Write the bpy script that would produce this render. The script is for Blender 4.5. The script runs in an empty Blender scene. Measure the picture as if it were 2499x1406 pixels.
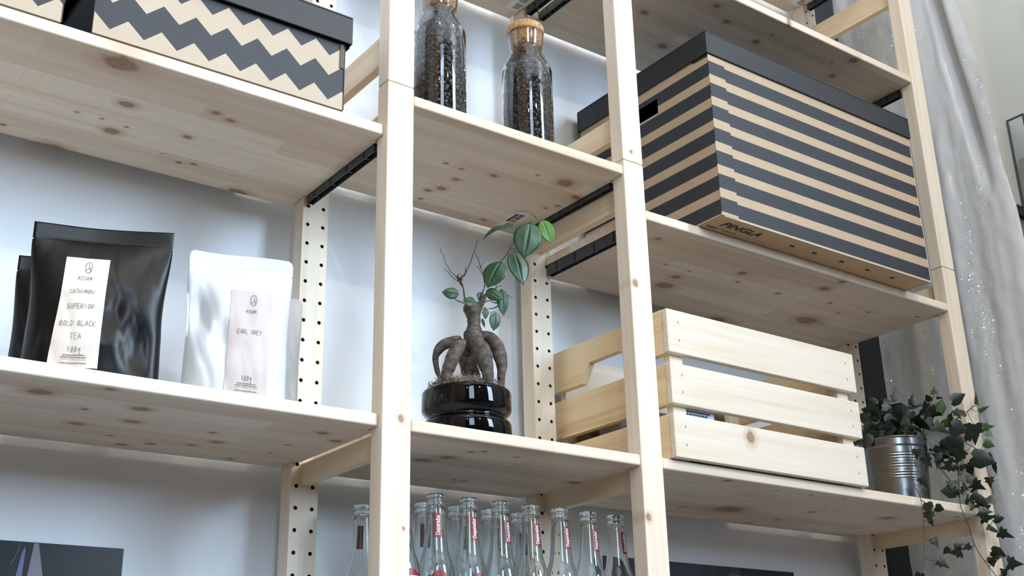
import bpy, bmesh, math, random
from mathutils import Vector, Matrix, noise
random.seed(7)
PI = math.pi
S = bpy.context.scene
COL = S.collection

# ------------------------------------------------------------------ camera
F_PX, YAW, PITCH, ROLL = 2890.62, 0.63922, 0.36305, -0.0225
CAM = Vector((-0.79938, -1.30503, -0.75538))
fw = Vector((math.sin(YAW)*math.cos(PITCH), math.cos(YAW)*math.cos(PITCH), math.sin(PITCH)))
rt = Vector((math.cos(YAW), -math.sin(YAW), 0))
up = rt.cross(fw)
c_, s_ = math.cos(ROLL), math.sin(ROLL)
r2 = c_*rt + s_*up
u2 = -s_*rt + c_*up
cd = bpy.data.cameras.new('camera'); cam = bpy.data.objects.new('camera', cd); COL.objects.link(cam)
cd.sensor_width = 36.0; cd.lens = F_PX*36.0/2499.0; cd.clip_start = 0.01; cd.clip_end = 50
M = Matrix((r2, u2, -fw)).transposed().to_4x4(); M.translation = CAM
cam.matrix_world = M
S.camera = cam

# ------------------------------------------------------------------ world, lights, exposure
w = bpy.data.worlds.new('world'); S.world = w; w.use_nodes = True
w.node_tree.nodes['Background'].inputs[0].default_value = (0.75, 0.85, 1.0, 1)
w.node_tree.nodes['Background'].inputs[1].default_value = 0.3
S.view_settings.view_transform = 'Standard'; S.view_settings.look = 'None'
S.view_settings.gamma = 1.0; S.view_settings.use_curve_mapping = False
S.view_settings.exposure = -0.32

def area(name, loc, sx, sy, power, color, rot):
    l = bpy.data.lights.new(name, 'AREA'); l.shape = 'RECTANGLE'; l.size = sx; l.size_y = sy
    l.energy = power; l.color = color
    o = bpy.data.objects.new(name, l); COL.objects.link(o); o.location = loc; o.rotation_euler = rot
    return o
def spot(name, loc, power, color, r=0.05):
    l = bpy.data.lights.new(name, 'POINT'); l.energy = power; l.color = color; l.shadow_soft_size = r
    o = bpy.data.objects.new(name, l); COL.objects.link(o); o.location = loc
    return o
DAY = (0.62, 0.81, 1.0)
WARM = (1.0, 0.80, 0.56)
# daylight through the two shop windows in the wall opposite the shelves
area('daylight_right', (3.45, -5.14, 1.8), 2.2, 3.1, 840, DAY, (PI/2, 0, 0))
area('daylight_left', (-1.9, -5.14, 1.8), 1.3, 3.1, 240, DAY, (PI/2, 0, 0))
# ceiling lamps: a far row and a near row
for i, (x, y) in enumerate(((0.25, -4.0), (-2.2, -3.6), (2.3, -4.0))):
    spot('ceiling_lamp_far_%d' % i, (x, y, 2.1), (125, 50, 50)[i], WARM, 0.05)
for i, (x, y) in enumerate(((-1.1, -2.0), (1.4, -2.0))):
    spot('ceiling_lamp_near_%d' % i, (x, y, 2.2), (60, 50)[i], WARM, 0.04)

# ------------------------------------------------------------------ helpers
def link(o, parent=None):
    COL.objects.link(o)
    if parent is not None: o.parent = parent
    return o
def tag(o, label=None, cat=None, group=None, kind=None):
    if label: o['label'] = label
    if cat: o['category'] = cat
    if group: o['group'] = group
    if kind: o['kind'] = kind
    return o
def thing(name, loc, label, cat, group=None, rz=0.0):
    o = bpy.data.objects.new(name, None); o.empty_display_size = 0.05
    link(o); o.location = loc; o.rotation_euler = (0, 0, rz)
    return tag(o, label, cat, group)
def wl(parent):
    """world location of a parent chain (no rotation used on world-space parts)"""
    v = Vector((0, 0, 0))
    while parent is not None:
        v += parent.location; parent = parent.parent
    return v
class MB:
    def __init__(s): s.v = []; s.f = []; s.m = []
    def quadgrid(s, P, mi=0, closed_u=False):
        """P[i][j] grid of points"""
        b = len(s.v); n = len(P); k = len(P[0])
        for row in P: s.v += [tuple(p) for p in row]
        for i in range(n-1):
            for j in range(k if closed_u else k-1):
                j2 = (j+1) % k
                s.f.append((b+i*k+j, b+i*k+j2, b+(i+1)*k+j2, b+(i+1)*k+j)); s.m.append(mi)
        return s
    def box(s, x0, x1, y0, y1, z0, z1, mi=0):
        b = len(s.v)
        for z in (z0, z1):
            for x, y in ((x0, y0), (x1, y0), (x1, y1), (x0, y1)): s.v.append((x, y, z))
        for f in ((0, 3, 2, 1), (4, 5, 6, 7), (0, 1, 5, 4), (1, 2, 6, 5), (2, 3, 7, 6), (3, 0, 4, 7)):
            s.f.append(tuple(b+i for i in f)); s.m.append(mi)
        return s
    def poly(s, pts, mi=0):
        b = len(s.v); s.v += [tuple(p) for p in pts]; s.f.append(tuple(range(b, b+len(pts)))); s.m.append(mi)
        return s
    def tube(s, pts, rad, n=8, mi=0, cap=True):
        pts = [Vector(p) for p in pts]
        if not hasattr(rad, '__len__'): rad = [rad]*len(pts)
        rows = []; prev = None
        for i, p in enumerate(pts):
            t = (pts[min(i+1, len(pts)-1)] - pts[max(i-1, 0)]).normalized()
            a = prev if prev is not None else (Vector((0, 0, 1)) if abs(t.z) < 0.9 else Vector((1, 0, 0)))
            x = (a - t*a.dot(t)).normalized(); prev = x; y = t.cross(x)
            rows.append([p + rad[i]*(x*math.cos(2*PI*j/n) + y*math.sin(2*PI*j/n)) for j in range(n)])
        b = len(s.v); s.quadgrid(rows, mi, True)
        if cap:
            s.f.append(tuple(b+j for j in range(n))[::-1]); s.m.append(mi)
            e = b+(len(pts)-1)*n; s.f.append(tuple(e+j for j in range(n))); s.m.append(mi)
        return s
    def lathe(s, prof, c=(0, 0, 0), n=48, mi=0, closed=False):
        rows = [[(c[0]+r*math.cos(2*PI*j/n), c[1]+r*math.sin(2*PI*j/n), c[2]+z) for j in range(n)] for r, z in prof]
        if closed: rows.append(rows[0])
        return s.quadgrid(rows, mi, True)
    def build(s, name, mats, parent=None, smooth=False, loc=None, bevel=0, seg=2, weld=False, angle=None):
        me = bpy.data.meshes.new(name)
        off = Vector(loc) if loc is not None else wl(parent)
        me.from_pydata([tuple(Vector(v)-off) for v in s.v], [], s.f)
        if not isinstance(mats, (list, tuple)): mats = [mats]
        for m in mats: me.materials.append(m)
        for p, mi in zip(me.polygons, s.m): p.material_index = mi
        bm = bmesh.new(); bm.from_mesh(me)
        if weld: bmesh.ops.remove_doubles(bm, verts=bm.verts, dist=1e-5)
        bmesh.ops.recalc_face_normals(bm, faces=bm.faces); bm.to_mesh(me); bm.free()
        if smooth: me.shade_smooth()
        o = bpy.data.objects.new(name, me); link(o, parent)
        if loc is not None: o.location = loc
        if bevel:
            md = o.modifiers.new('bevel', 'BEVEL'); md.width = bevel; md.segments = seg; md.limit_method = 'ANGLE'
        return o

# ------------------------------------------------------------------ materials
def lin(r, g, b):
    f = lambda c: (c/255/12.92) if c/255 <= 0.04045 else ((c/255+0.055)/1.055)**2.4
    return (f(r), f(g), f(b), 1)
class NT:
    def __init__(s, name):
        s.mat = bpy.data.materials.new(name); s.mat.use_nodes = True
        s.t = s.mat.node_tree; s.n = s.t.nodes; s.l = s.t.links; s.b = s.n['Principled BSDF']
        s.out = s.n['Material Output']
    def node(s, typ, **kw):
        o = s.n.new(typ)
        for k, v in kw.items(): setattr(o, k, v)
        return o
    def set(s, sock, v):
        if isinstance(v, bpy.types.NodeSocket): s.l.new(v, sock)
        else: sock.default_value = v
    def math(s, op, a, b=0.0, c=None):
        o = s.node('ShaderNodeMath', operation=op); s.set(o.inputs[0], a); s.set(o.inputs[1], b)
        if c is not None: s.set(o.inputs[2], c)
        return o.outputs[0]
    def vmath(s, op, a, b=(0, 0, 0)):
        o = s.node('ShaderNodeVectorMath', operation=op); s.set(o.inputs[0], a); s.set(o.inputs[1], b)
        return o.outputs['Value'] if op in ('LENGTH', 'DOT_PRODUCT', 'DISTANCE') else o.outputs['Vector']
    def coord(s): return s.node('ShaderNodeTexCoord').outputs['Object']
    def noise(s, vec, scale=5, detail=3, rough=0.5):
        o = s.node('ShaderNodeTexNoise'); s.set(o.inputs['Vector'], vec)
        o.inputs['Scale'].default_value = scale; o.inputs['Detail'].default_value = detail; o.inputs['Roughness'].default_value = rough
        return o.outputs['Fac']
    def mul(s, vec, v): return s.vmath('MULTIPLY', vec, v)
    def mix(s, fac, a, b, typ='MIX'):
        o = s.node('ShaderNodeMix', data_type='RGBA', blend_type=typ)
        s.set(o.inputs['Factor'], fac); s.set(o.inputs['A'], a); s.set(o.inputs['B'], b)
        return o.outputs['Result']
    def ramp(s, fac, stops):
        o = s.node('ShaderNodeValToRGB'); s.set(o.inputs[0], fac); e = o.color_ramp.elements
        while len(e) < len(stops): e.new(0.5)
        for k, (p, c) in zip(e, stops): k.position = p; k.color = c
        return o.outputs['Color']
    def rng(s, v, a, b, c=0.0, d=1.0):
        o = s.node('ShaderNodeMapRange'); s.set(o.inputs[0], v)
        for i, x in enumerate((a, b, c, d)): o.inputs[i+1].default_value = x
        return o.outputs[0]
    def bump(s, h, strength=0.2, dist=0.001):
        o = s.node('ShaderNodeBump'); s.set(o.inputs['Height'], h)
        o.inputs['Strength'].default_value = strength; o.inputs['Distance'].default_value = dist
        s.l.new(o.outputs[0], s.b.inputs['Normal']); return o
    def sep(s, vec):
        o = s.node('ShaderNodeSeparateXYZ'); s.set(o.inputs[0], vec); return o.outputs
    def base(s, c): s.set(s.b.inputs['Base Color'], c)
    def p(s, **kw):
        for k, v in kw.items(): s.b.inputs[k.replace('_', ' ')].default_value = v
        return s

def plain(name, col, rough=0.5, metal=0.0, spec=None, **kw):
    m = NT(name); m.base(col); m.p(Roughness=rough, Metallic=metal)
    if spec is not None: m.b.inputs['Specular IOR Level'].default_value = spec
    for k, v in kw.items(): m.b.inputs[k.replace('_', ' ')].default_value = v
    return m.mat

def pine(name, axis='x', planks=False, knots=(), plane='xy', off=(0, 0, 0), tone=(234, 222, 205), dark=(224, 204, 178), seed=0.0, rand=0.75, pw=0.042):
    """procedural pine: grain along axis, glued lamellas, knots at given places in the board (world metres minus off)"""
    m = NT(name); co = m.coord()
    ai = 'xyz'.index(axis)
    info = m.node('ShaderNodeObjectInfo').outputs['Random']
    sh = m.node('ShaderNodeCombineXYZ'); m.set(sh.inputs[ai], m.math('MULTIPLY', info, 13.0)); sh.inputs[(ai+1) % 3].default_value = seed
    v0 = m.vmath('ADD', co, sh.outputs[0])
    st = [9.0, 9.0, 9.0]; st[ai] = 0.7
    wob = m.noise(m.mul(v0, tuple(st)), 1.0, 3)
    v1 = m.vmath('ADD', v0, m.mul(m.node_comb(wob), (0.02, 0.02, 0.02))) if False else v0
    fine = [150.0, 150.0, 150.0]; fine[ai] = 4.0
    g1 = m.noise(m.mul(v1, tuple(fine)), 1.0, 3, 0.6)
    mid = [38.0, 38.0, 38.0]; mid[ai] = 1.6
    g2 = m.noise(m.mul(v1, tuple(mid)), 1.0, 4, 0.55)
    g = m.math('ADD', m.math('MULTIPLY', g1, 0.35), m.math('MULTIPLY', g2, 0.65))
    col = m.ramp(g, [(0.33, lin(*dark)), (0.52, lin(*tone)), (0.75, lin(min(255, tone[0]+8), min(255, tone[1]+10), min(255, tone[2]+14)))])
    if planks:
        bt = m.node('ShaderNodeTexBrick'); m.set(bt.inputs['Vector'], m.vmath('ADD', co, (0.31+seed, 0.013, 0)))
        bt.offset = 0.37; bt.offset_frequency = 2; bt.squash = 1.0
        bt.inputs['Color1'].default_value = (1, 1, 1, 1); bt.inputs['Color2'].default_value = (0.74, 0.64, 0.56, 1)
        bt.inputs['Mortar'].default_value = (0.72, 0.66, 0.6, 1)
        bt.inputs['Scale'].default_value = 1.0; bt.inputs['Mortar Size'].default_value = 0.0004
        bt.inputs['Brick Width'].default_value = 0.36; bt.inputs['Row Height'].default_value = pw
        col = m.mix(0.65, col, bt.outputs['Color'], 'MULTIPLY')
    # scattered small knots
    if rand:
        vs = [9.0, 9.0, 9.0]; vs[ai] = 5.0
        vo = m.node('ShaderNodeTexVoronoi'); m.set(vo.inputs['Vector'], m.mul(v0, tuple(vs))); vo.inputs['Scale'].default_value = 1.0
        rr = m.sep(vo.outputs['Color'])
        k = m.math('ADD', vo.outputs['Distance'], m.math('MULTIPLY', m.math('LESS_THAN', rr[0], rand), 5.0))
        k = m.math('ADD', k, m.math('MULTIPLY', g2, 0.02))
        kf = m.rng(k, 0.045, 0.075, 1.0, 0.0)
        col = m.mix(m.math('MULTIPLY', kf, 0.75), col, lin(132, 88, 58))
        kf2 = m.rng(k, 0.05, 0.24, 0.30, 0.0)
        col = m.mix(kf2, col, lin(206, 158, 112))
    if knots:
        dmin = None
        ng = m.math('MULTIPLY', m.math('SUBTRACT', m.noise(co, 60, 2), 0.5), 0.7)
        for (a, b, r) in knots:
            if plane == 'xy': cc = (a-off[0], b-off[1], 0); sc = (1/(1.35*r), 1/r, 0)
            else: cc = (a-off[0], 0, b-off[2]); sc = (1/r, 0, 1/(1.2*r))
            d = m.vmath('LENGTH', m.mul(m.vmath('SUBTRACT', co, cc), sc))
            dmin = d if dmin is None else m.math('MINIMUM', dmin, d)
        dd = m.math('ADD', dmin, ng)
        ring = m.math('ADD', m.math('MULTIPLY', m.math('SINE', m.math('MULTIPLY', dd, 14.0)), 0.12), 0.72)
        col = m.mix(m.math('MULTIPLY', m.rng(dd, 0.75, 1.05, 1.0, 0.0), ring), col, lin(84, 56, 40))
        col = m.mix(m.rng(dd, 0.9, 2.2, 0.45, 0.0), col, lin(176, 130, 92))
    m.base(col); m.p(Roughness=0.5)
    m.b.inputs['Specular IOR Level'].default_value = 0.3
    m.bump(g1, 0.12, 0.0006)
    return m.mat

PINE_X = pine('pine_grain_along_x', 'x', rand=0.8)
PINE_Y = pine('pine_grain_along_y', 'y', tone=(234, 214, 184), dark=(216, 188, 150), rand=0.8)
PINE_Z = pine('pine_grain_along_z', 'z', rand=0.85)
END_GRAIN = pine('pine_end_grain', 'y', tone=(232, 206, 170), rand=0)
RAIL = plain('dark_grey_steel_rail', lin(70, 71, 75), 0.45, 0.3)
BLACKCARD = NT('black_card'); BLACKCARD.base(BLACKCARD.mix(BLACKCARD.noise(BLACKCARD.coord(), 30, 3), lin(25, 26, 28), lin(34, 36, 38))); BLACKCARD.p(Roughness=0.55); BLACKCARD = BLACKCARD.mat
KRAFT = lin(214, 186, 150)
CARD = NT('kraft_card'); CARD.base(CARD.mix(CARD.noise(CARD.coord(), 25, 3), lin(206, 178, 142), lin(220, 194, 160))); CARD.p(Roughness=0.75); CARD = CARD.mat
PAPER_EDGE = plain('pale_card_edge', lin(205, 196, 184), 0.8)
WHITE_PAPER = plain('white_paper', lin(236, 234, 230), 0.7)
INK = plain('black_ink', lin(28, 26, 28), 0.6)
BLACK = plain('matt_black', lin(18, 18, 20), 0.6)
GLASS = NT('clear_glass'); GLASS.base((0.97, 0.995, 0.99, 1)); GLASS.p(Roughness=0.0, IOR=1.47, Transmission_Weight=1.0); GLASS = GLASS.mat

# ------------------------------------------------------------------ room
WALLY = 0.325; FLOOR = -2.12; CEIL = 3.8; RX0, RX1, RY0 = -3.6, 5.6, -5.25
m = NT('white_wall_paint'); m.base(m.mix(m.noise(m.coord(), 2.2, 4), lin(224, 229, 236), lin(232, 236, 241))); m.p(Roughness=0.75); m.bump(m.noise(m.coord(), 220, 2), 0.08, 0.0005); WALL = m.mat
m = NT('beige_wall_paint'); m.base(m.mix(m.noise(m.coord(), 1.5, 4), lin(204, 194, 178), lin(212, 203, 188))); m.p(Roughness=0.8); m.bump(m.noise(m.coord(), 220, 2), 0.08, 0.0005); WALLB = m.mat
m = NT('timber_floor'); m.base(m.mix(m.noise(m.mul(m.coord(), (2, 30, 1)), 1.0, 3), lin(74, 62, 54), lin(98, 84, 72))); m.p(Roughness=0.5); FLOORM = m.mat
def struct(name, mb, mat): return tag(mb.build(name, mat, loc=(0, 0, 0)), kind='structure')
struct('wall_back', MB().box(RX0, 1.50, WALLY, WALLY+0.12, FLOOR, CEIL), WALL)
struct('wall_back_right', MB().box(1.50, RX1, WALLY, WALLY+0.12, FLOOR, CEIL), WALLB)
struct('wall_left', MB().box(RX0-0.12, RX0, RY0-0.12, WALLY+0.12, FLOOR, CEIL), plain('tan_wall_paint', lin(140, 112, 82), 0.8))
struct('added_shade_partition', MB().box(1.78, 1.90, -2.25, -0.62, FLOOR, CEIL).box(1.90, RX1, -0.74, -0.62, FLOOR, 1.75), plain('grey_wall_paint', lin(186, 188, 192), 0.8))  # added out-of-view partition walls that shade the right end from the windows
struct('wall_right', MB().box(RX1, RX1+0.12, RY0-0.12, WALLY+0.12, FLOOR, CEIL), WALLB)
struct('floor', MB().box(RX0-0.12, RX1+0.12, RY0-0.12, WALLY+0.12, FLOOR-0.1, FLOOR), FLOORM)
struct('ceiling', MB().box(RX0-0.12, RX1+0.12, RY0-0.12, WALLY+0.12, CEIL, CEIL+0.1), WALL)
wf = MB()
wz0, wz1 = 0.2, 3.4
wf.box(RX0, -2.6, RY0-0.12, RY0, FLOOR, CEIL).box(-1.2, 2.3, RY0-0.12, RY0, FLOOR, CEIL).box(4.6, RX1, RY0-0.12, RY0, FLOOR, CEIL)
for a, b in ((-2.6, -1.2), (2.3, 4.6)): wf.box(a, b, RY0-0.12, RY0, FLOOR, wz0).box(a, b, RY0-0.12, RY0, wz1, CEIL)
struct('wall_front', wf, plain('dark_wall_paint', lin(62, 58, 54), 0.8))
WFRAME = plain('dark_window_frame', lin(50, 52, 56), 0.5)
for n, (a, b) in enumerate(((-2.6, -1.2), (2.3, 4.6))):
    fr = MB(); t = 0.05
    fr.box(a, a+t, RY0-0.08, RY0-0.02, wz0, wz1).box(b-t, b, RY0-0.08, RY0-0.02, wz0, wz1).box(a, b, RY0-0.08, RY0-0.02, wz0, wz0+t).box(a, b, RY0-0.08, RY0-0.02, wz1-t, wz1)
    o = struct('window_%d' % (n+1), fr, WFRAME)

# ------------------------------------------------------------------ side frames (posts, rungs) of the shelving
PW = 0.0442; PD = 0.030; YB0, YB1 = 0.260, 0.292
XL = -PW; XM = 0.40718; XR = 1.28421
ZJ = 0.1413; ZTOP = 1.38
HOLE0 = 0.0104; HP = 0.032
def holed_post(mb, x0, x1, y0, y1, z0, z1):
    """square post whose front face carries two columns of drilled pin holes"""
    xm = (x0+x1)/2; r = 0.0031; n = 16
    mb.poly([(x0, y0, z0), (x0, y0, z1), (x0, y1, z1), (x0, y1, z0)]); mb.poly([(x1, y0, z0), (x1, y1, z0), (x1, y1, z1), (x1, y0, z1)])
    mb.poly([(x0, y1, z0), (x0, y1, z1), (x1, y1, z1), (x1, y1, z0)])
    mb.poly([(x0, y0, z0), (x0, y1, z0), (x1, y1, z0), (x1, y0, z0)]); mb.poly([(x0, y0, z1), (x1, y0, z1), (x1, y1, z1), (x0, y1, z1)])
    k0 = math.ceil((z0 - HOLE0)/HP + 0.5); k1 = math.floor((z1 - HOLE0)/HP - 0.5)
    za = HOLE0 + (k0-0.5)*HP; zb = HOLE0 + (k1+0.5)*HP
    if za > z0: mb.poly([(x0, y0, z0), (x1, y0, z0), (x1, y0, za), (x0, y0, za)])
    if zb < z1: mb.poly([(x0, y0, zb), (x1, y0, zb), (x1, y0, z1), (x0, y0, z1)])
    for k in range(k0, k1+1):
        zc = HOLE0 + k*HP
        for (xa, xb, xc) in ((x0, xm, xm-0.0132), (xm, x1, xm+0.0132)):
            out = []; inn = []; deep = []
            for j in range(n):
                a = 2*PI*(j+0.5)/n; cx, cz = math.cos(a), math.sin(a)
                inn.append((xc+r*cx, y0, zc+r*cz)); deep.append((xc+r*cx, y0+0.012, zc+r*cz))
                tx = ((xb-xc) if cx > 0 else (xc-xa))/abs(cx); tz = (HP/2)/abs(cz); t = min(tx, tz)
                px_, pz_ = xc+t*cx, zc+t*cz
                out.append((px_, y0, pz_))
            # snap nearest ring points to the cell corners
            for (qx, qz) in ((xa, zc-HP/2), (xb, zc-HP/2), (xa, zc+HP/2), (xb, zc+HP/2)):
                j = min(range(n), key=lambda i: (out[i][0]-qx)**2+(out[i][2]-qz)**2); out[j] = (qx, y0, qz)
            b = len(mb.v); mb.v += out+inn+deep
            for j in range(n):
                j2 = (j+1) % n
                mb.f.append((b+j, b+j2, b+n+j2, b+n+j)); mb.m.append(0)
                mb.f.append((b+n+j, b+n+j2, b+2*n+j2, b+2*n+j)); mb.m.append(1)
            mb.f.append(tuple(b+2*n+j for j in range(n))); mb.m.append(1)
    return mb
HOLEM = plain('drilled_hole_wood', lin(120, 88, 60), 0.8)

K = {
'Ltop':[(-0.417,0.03,0.0182),(-0.375,0.127,0.0089),(-0.367,0.212,0.0092),(-0.424,0.185,0.0028),(-0.39,0.185,0.0023),(-0.354,0.189,0.0023),(-0.273,0.17,0.0053),(-0.267,0.083,0.0056),(-0.242,0.091,0.0051),(-0.284,0.239,0.0018),(-0.253,0.253,0.0037),(-0.233,0.246,0.0037),(-0.139,0.302,0.0129),(-0.421,0.311,0.0148),(-0.497,0.277,0.0034)],
'Lbot':[(-0.455,0.073,0.0127),(-0.332,0.085,0.009),(-0.392,0.02,0.0056),(-0.388,0.121,0.004),(-0.375,0.195,0.0078),(-0.32,0.149,0.0078),(-0.29,0.277,0.0056),(-0.254,0.318,0.0069),(-0.259,0.253,0.005),(-0.32,0.235,0.0032),(-0.209,0.231,0.005),(-0.186,0.198,0.0072),(-0.212,0.152,0.0043),(-0.089,0.079,0.0071),(-0.051,0.11,0.0067),(-0.097,0.163,0.0034),(-0.096,0.221,0.0029),(-0.13,0.284,0.0041)],
'M1':[(0.141,0.131,0.0033),(0.173,0.134,0.0033),(0.231,0.125,0.0054),(0.187,0.171,0.0054),(0.185,0.213,0.0069),(0.171,0.232,0.0055),(0.178,0.267,0.0035),(0.347,0.081,0.0124),(0.397,0.115,0.0078),(0.29,0.083,0.0027),(0.381,0.179,0.0036),(0.393,0.16,0.0043),(0.319,0.279,0.0044)],
'M2':[(0.125,0.104,0.0095),(0.104,0.139,0.0107),(0.135,0.059,0.0041),(0.15,0.046,0.0041),(0.212,0.052,0.003),(0.173,0.26,0.0026),(0.222,0.231,0.0039),(0.241,0.234,0.0045),(0.399,0.153,0.0092)],
'R1':[(0.724,0.203,0.0085),(0.61,0.134,0.0065),(0.714,0.036,0.0064),(0.77,0.064,0.0066),(0.874,0.082,0.0068),(0.884,0.002,0.0041),(0.883,0.044,0.0034),(1.1,0.015,0.0087),(1.068,0.045,0.0026),(1.114,0.082,0.0063)],
'R2':[(0.524,0.051,0.0056),(0.677,0.167,0.0076),(0.69,0.212,0.0156),(0.677,0.132,0.0023),(0.794,0.121,0.0039),(0.768,0.085,0.0076),(0.906,0.122,0.0056),(0.963,0.055,0.0095),(0.961,0.012,0.0062),(1.037,0.103,0.0041),(1.099,0.133,0.0034),(1.148,0.096,0.0042),(1.081,0.199,0.0213),(0.917,0.298,0.0152),(1.258,0.058,0.0042),(0.618,0.132,0.003)],
'R3':[(0.605,0.015,0.0059),(0.741,0.033,0.0028),(0.734,0.091,0.0028),(0.825,0.03,0.0035),(0.798,0.197,0.0261),(0.706,0.222,0.0059),(0.935,0.091,0.003),(0.903,0.02,0.0036),(1.142,0.112,0.0118),(0.965,0.232,0.0055),(0.939,0.283,0.0048),(1.253,0.035,0.004),(0.956,0.141,0.0061)],
'posts':[(-0.016,-0.36,0.0048),(0.417,-0.078,0.0059),(0.414,-0.452,0.0055),(0.426,0.16,0.0028),(1.324,-0.143,0.0041),(-0.01,-0.503,0.0021)],
}
PKN = K['posts']
def side_frame(x, z0, z1, rungs, label, knots=(), bshift=0.0):
    t = thing('side_frame', (x+PW/2, 0.145, z0), label, 'shelf frame', 'pine side frames carrying the shelves')
    off = tuple(t.location)
    fm = pine('pine_post', 'z', knots=knots, plane='xz', off=off, rand=0.85) if knots else PINE_Z
    MB().box(x, x+PW, 0, PD, z0, z1).build('front_post', fm, t, bevel=0.0022, seg=2)
    xb = x+bshift
    holed_post(MB(), xb, xb+PW, YB0, YB1, z0, z1).build('back_post', [PINE_Z, HOLEM], t)
    for (a, b) in rungs:
        xa = x+0.015
        mb = MB(); mb.v = []
        pts = [(xa, PD-0.004), (xa+0.014, PD-0.004), (xa+0.014+bshift, YB0+0.004), (xa+bshift, YB0+0.004)]
        lo = [(p[0], p[1], a) for p in pts]; hi = [(p[0], p[1], b) for p in pts]
        mb.poly(lo[::-1]).poly(hi)
        for i in range(4): mb.poly([lo[i], lo[(i+1) % 4], hi[(i+1) % 4], hi[i]])
        mb.build('crossbar', PINE_Y, t, weld=True)
    return t
low = [(0.066, 0.112), (-0.404, -0.3735), (-0.86, -0.81), (-1.5, -1.45), (-2.0, -1.95)]
side_frame(XL, FLOOR, ZJ-0.0004, low, 'lower pine side frame between the bags and the bonsai, below the post joint', knots=[PKN[0], PKN[5]])
side_frame(XL, ZJ+0.0004, ZTOP, [(0.198, 0.246), (0.82, 0.87), (1.28, 1.33)], 'upper pine side frame between the zigzag box and the bean jars, above the post joint')
side_frame(XM, FLOOR, ZJ-0.0004, low, 'lower pine side frame between the bonsai and the slatted crate, reddish knots on its post', knots=[PKN[1], PKN[2]])
side_frame(XM, ZJ+0.0004, ZTOP, [(0.198, 0.240), (0.82, 0.87), (1.28, 1.33)], 'upper pine side frame between the bean jars and the striped box', knots=[PKN[3]])
side_frame(XR, FLOOR, ZJ-0.0004, [(0.066, 0.112), (-0.404, -0.3735), (-0.86, -0.81), (-1.5, -1.45), (-2.0, -1.95)], 'lower pine side frame at the right end, ivy trailing over its post', knots=[PKN[4]], bshift=-0.006)
side_frame(XR, ZJ+0.0004, ZTOP, [(0.806, 0.860), (1.28, 1.33)], 'upper pine side frame at the right end beside the grey plastic sheet', bshift=-0.006)

# ------------------------------------------------------------------ shelves
TH = 0.0174
def barcode(parent, x0, x1, y0, y1, z, rows=1):
    """white paper sticker with bar code under a board; bars run across x"""
    s = MB().box(x0, x1, y0, y1, z-0.0004, z)
    st = s.build('price_sticker', WHITE_PAPER, parent); st['label'] = 'white sticker with a bar code'
    p = MB(); rnd = random.Random(int(abs(x0*1e4)))
    y = y0+0.008
    while y < y1-0.03:
        wd = rnd.choice((0.0012, 0.002, 0.003)); p.box(x0+0.010, x1-0.003, y, y+wd, z-0.0006, z-0.0004); y += wd+rnd.choice((0.001, 0.002))
    p.box(x0+0.003, x0+0.008, y0+0.010, y0+0.045, z-0.0006, z-0.0004)
    for i in range(5): p.box(x0+0.012+i*0.003, x0+0.0133+i*0.003, y1-0.026, y1-0.006, z-0.0006, z-0.0004)
    p.build('print', INK, st)
def shelf(x0, x1, zt, y0, label, knots, seed, rails=(), tl=True, tr=True, sticker=None, notch=0.0):
    t = thing('shelf', ((x0+x1)/2, 0.16, zt-TH), label, 'shelf', 'pine shelves of the shelving unit')
    off = tuple(t.location)
    mt = pine('pine_shelf', 'x', planks=True, knots=knots, off=off, seed=seed, rand=0)
    mb = MB(); e = 0.0006
    # outline with tongues reaching between the posts
    P = [(x0+e, y0), (x1-e, y0)]
    if tr: P += [(x1-e, PD+0.004), (x1+0.012, PD+0.004), (x1+0.012, YB0-0.003), (x1-e-notch, YB0-0.003)]
    P += [(x1-e-notch, 0.305), (x0+e, 0.305)]
    if tl: P += [(x0+e, YB0-0.003), (x0-0.012, YB0-0.003), (x0-0.012, PD+0.004), (x0+e, PD+0.004)]
    n = len(P); lo = [(a, b, zt-TH) for a, b in P]; hi = [(a, b, zt) for a, b in P]
    mb.poly(lo[::-1]).poly(hi)
    for i in range(n): mb.poly([lo[i], lo[(i+1) % n], hi[(i+1) % n], hi[i]])
    mb.build('board', mt, t, weld=True, bevel=0.0028, seg=3)
    for rx0, rx1 in rails:
        r = MB(); z1 = zt-TH-0.0003; z0 = z1-(0.020 if rx0 > XM+PW-0.02 and zt < 0.5 else 0.013 if rx0 < 0 else 0.009 if zt < 0.5 else 0.016); ya, yb = PD+0.008, YB0-0.008
        r.box(rx0, rx0+0.0012, ya, yb, z0, z1).box(rx1-0.0012, rx1, ya, yb, z0, z1).box(rx0, rx1, ya, yb, z1-0.0012, z1)
        r.box(rx0, rx1, ya, ya+0.0012, z0, z1).box(rx0, rx1, yb-0.0012, yb, z0, z1)
        k = 0
        while ya+0.03+k*0.052 < yb-0.01:
            yy = ya+0.03+k*0.052; r.box(rx0, rx1, yy, yy+0.0022, z0+0.002, z1); k += 1
        r.build('end_rail', RAIL, t)
    if sticker: barcode(t, *sticker, zt-TH)
    return t
shelf(-0.878, XL, 0.07236, 0.009, 'long pine shelf under the zigzag boxes, large brown knots on its underside', K['Ltop'], 0.1, rails=((XL+0.001, XL+0.013),))
shelf(-0.878, XL, -0.35468, 0.009, 'long pine shelf carrying the black and white tea bags', K['Lbot'], 0.7)
shelf(0, XM, 0.59740, 0.001, 'short pine shelf above the bean jars with a bar code sticker underneath', (), 1.3, rails=((XM+0.001, XM+0.013),), sticker=(0.374, 0.402, 0.150, 0.275))
shelf(0, XM, 0.13047, 0.001, 'short pine shelf carrying the two jars of coffee beans', K['M1'], 1.9, rails=((XM+0.001, XM+0.013),), sticker=(0.350, 0.374, 0.215, 0.290))
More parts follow.
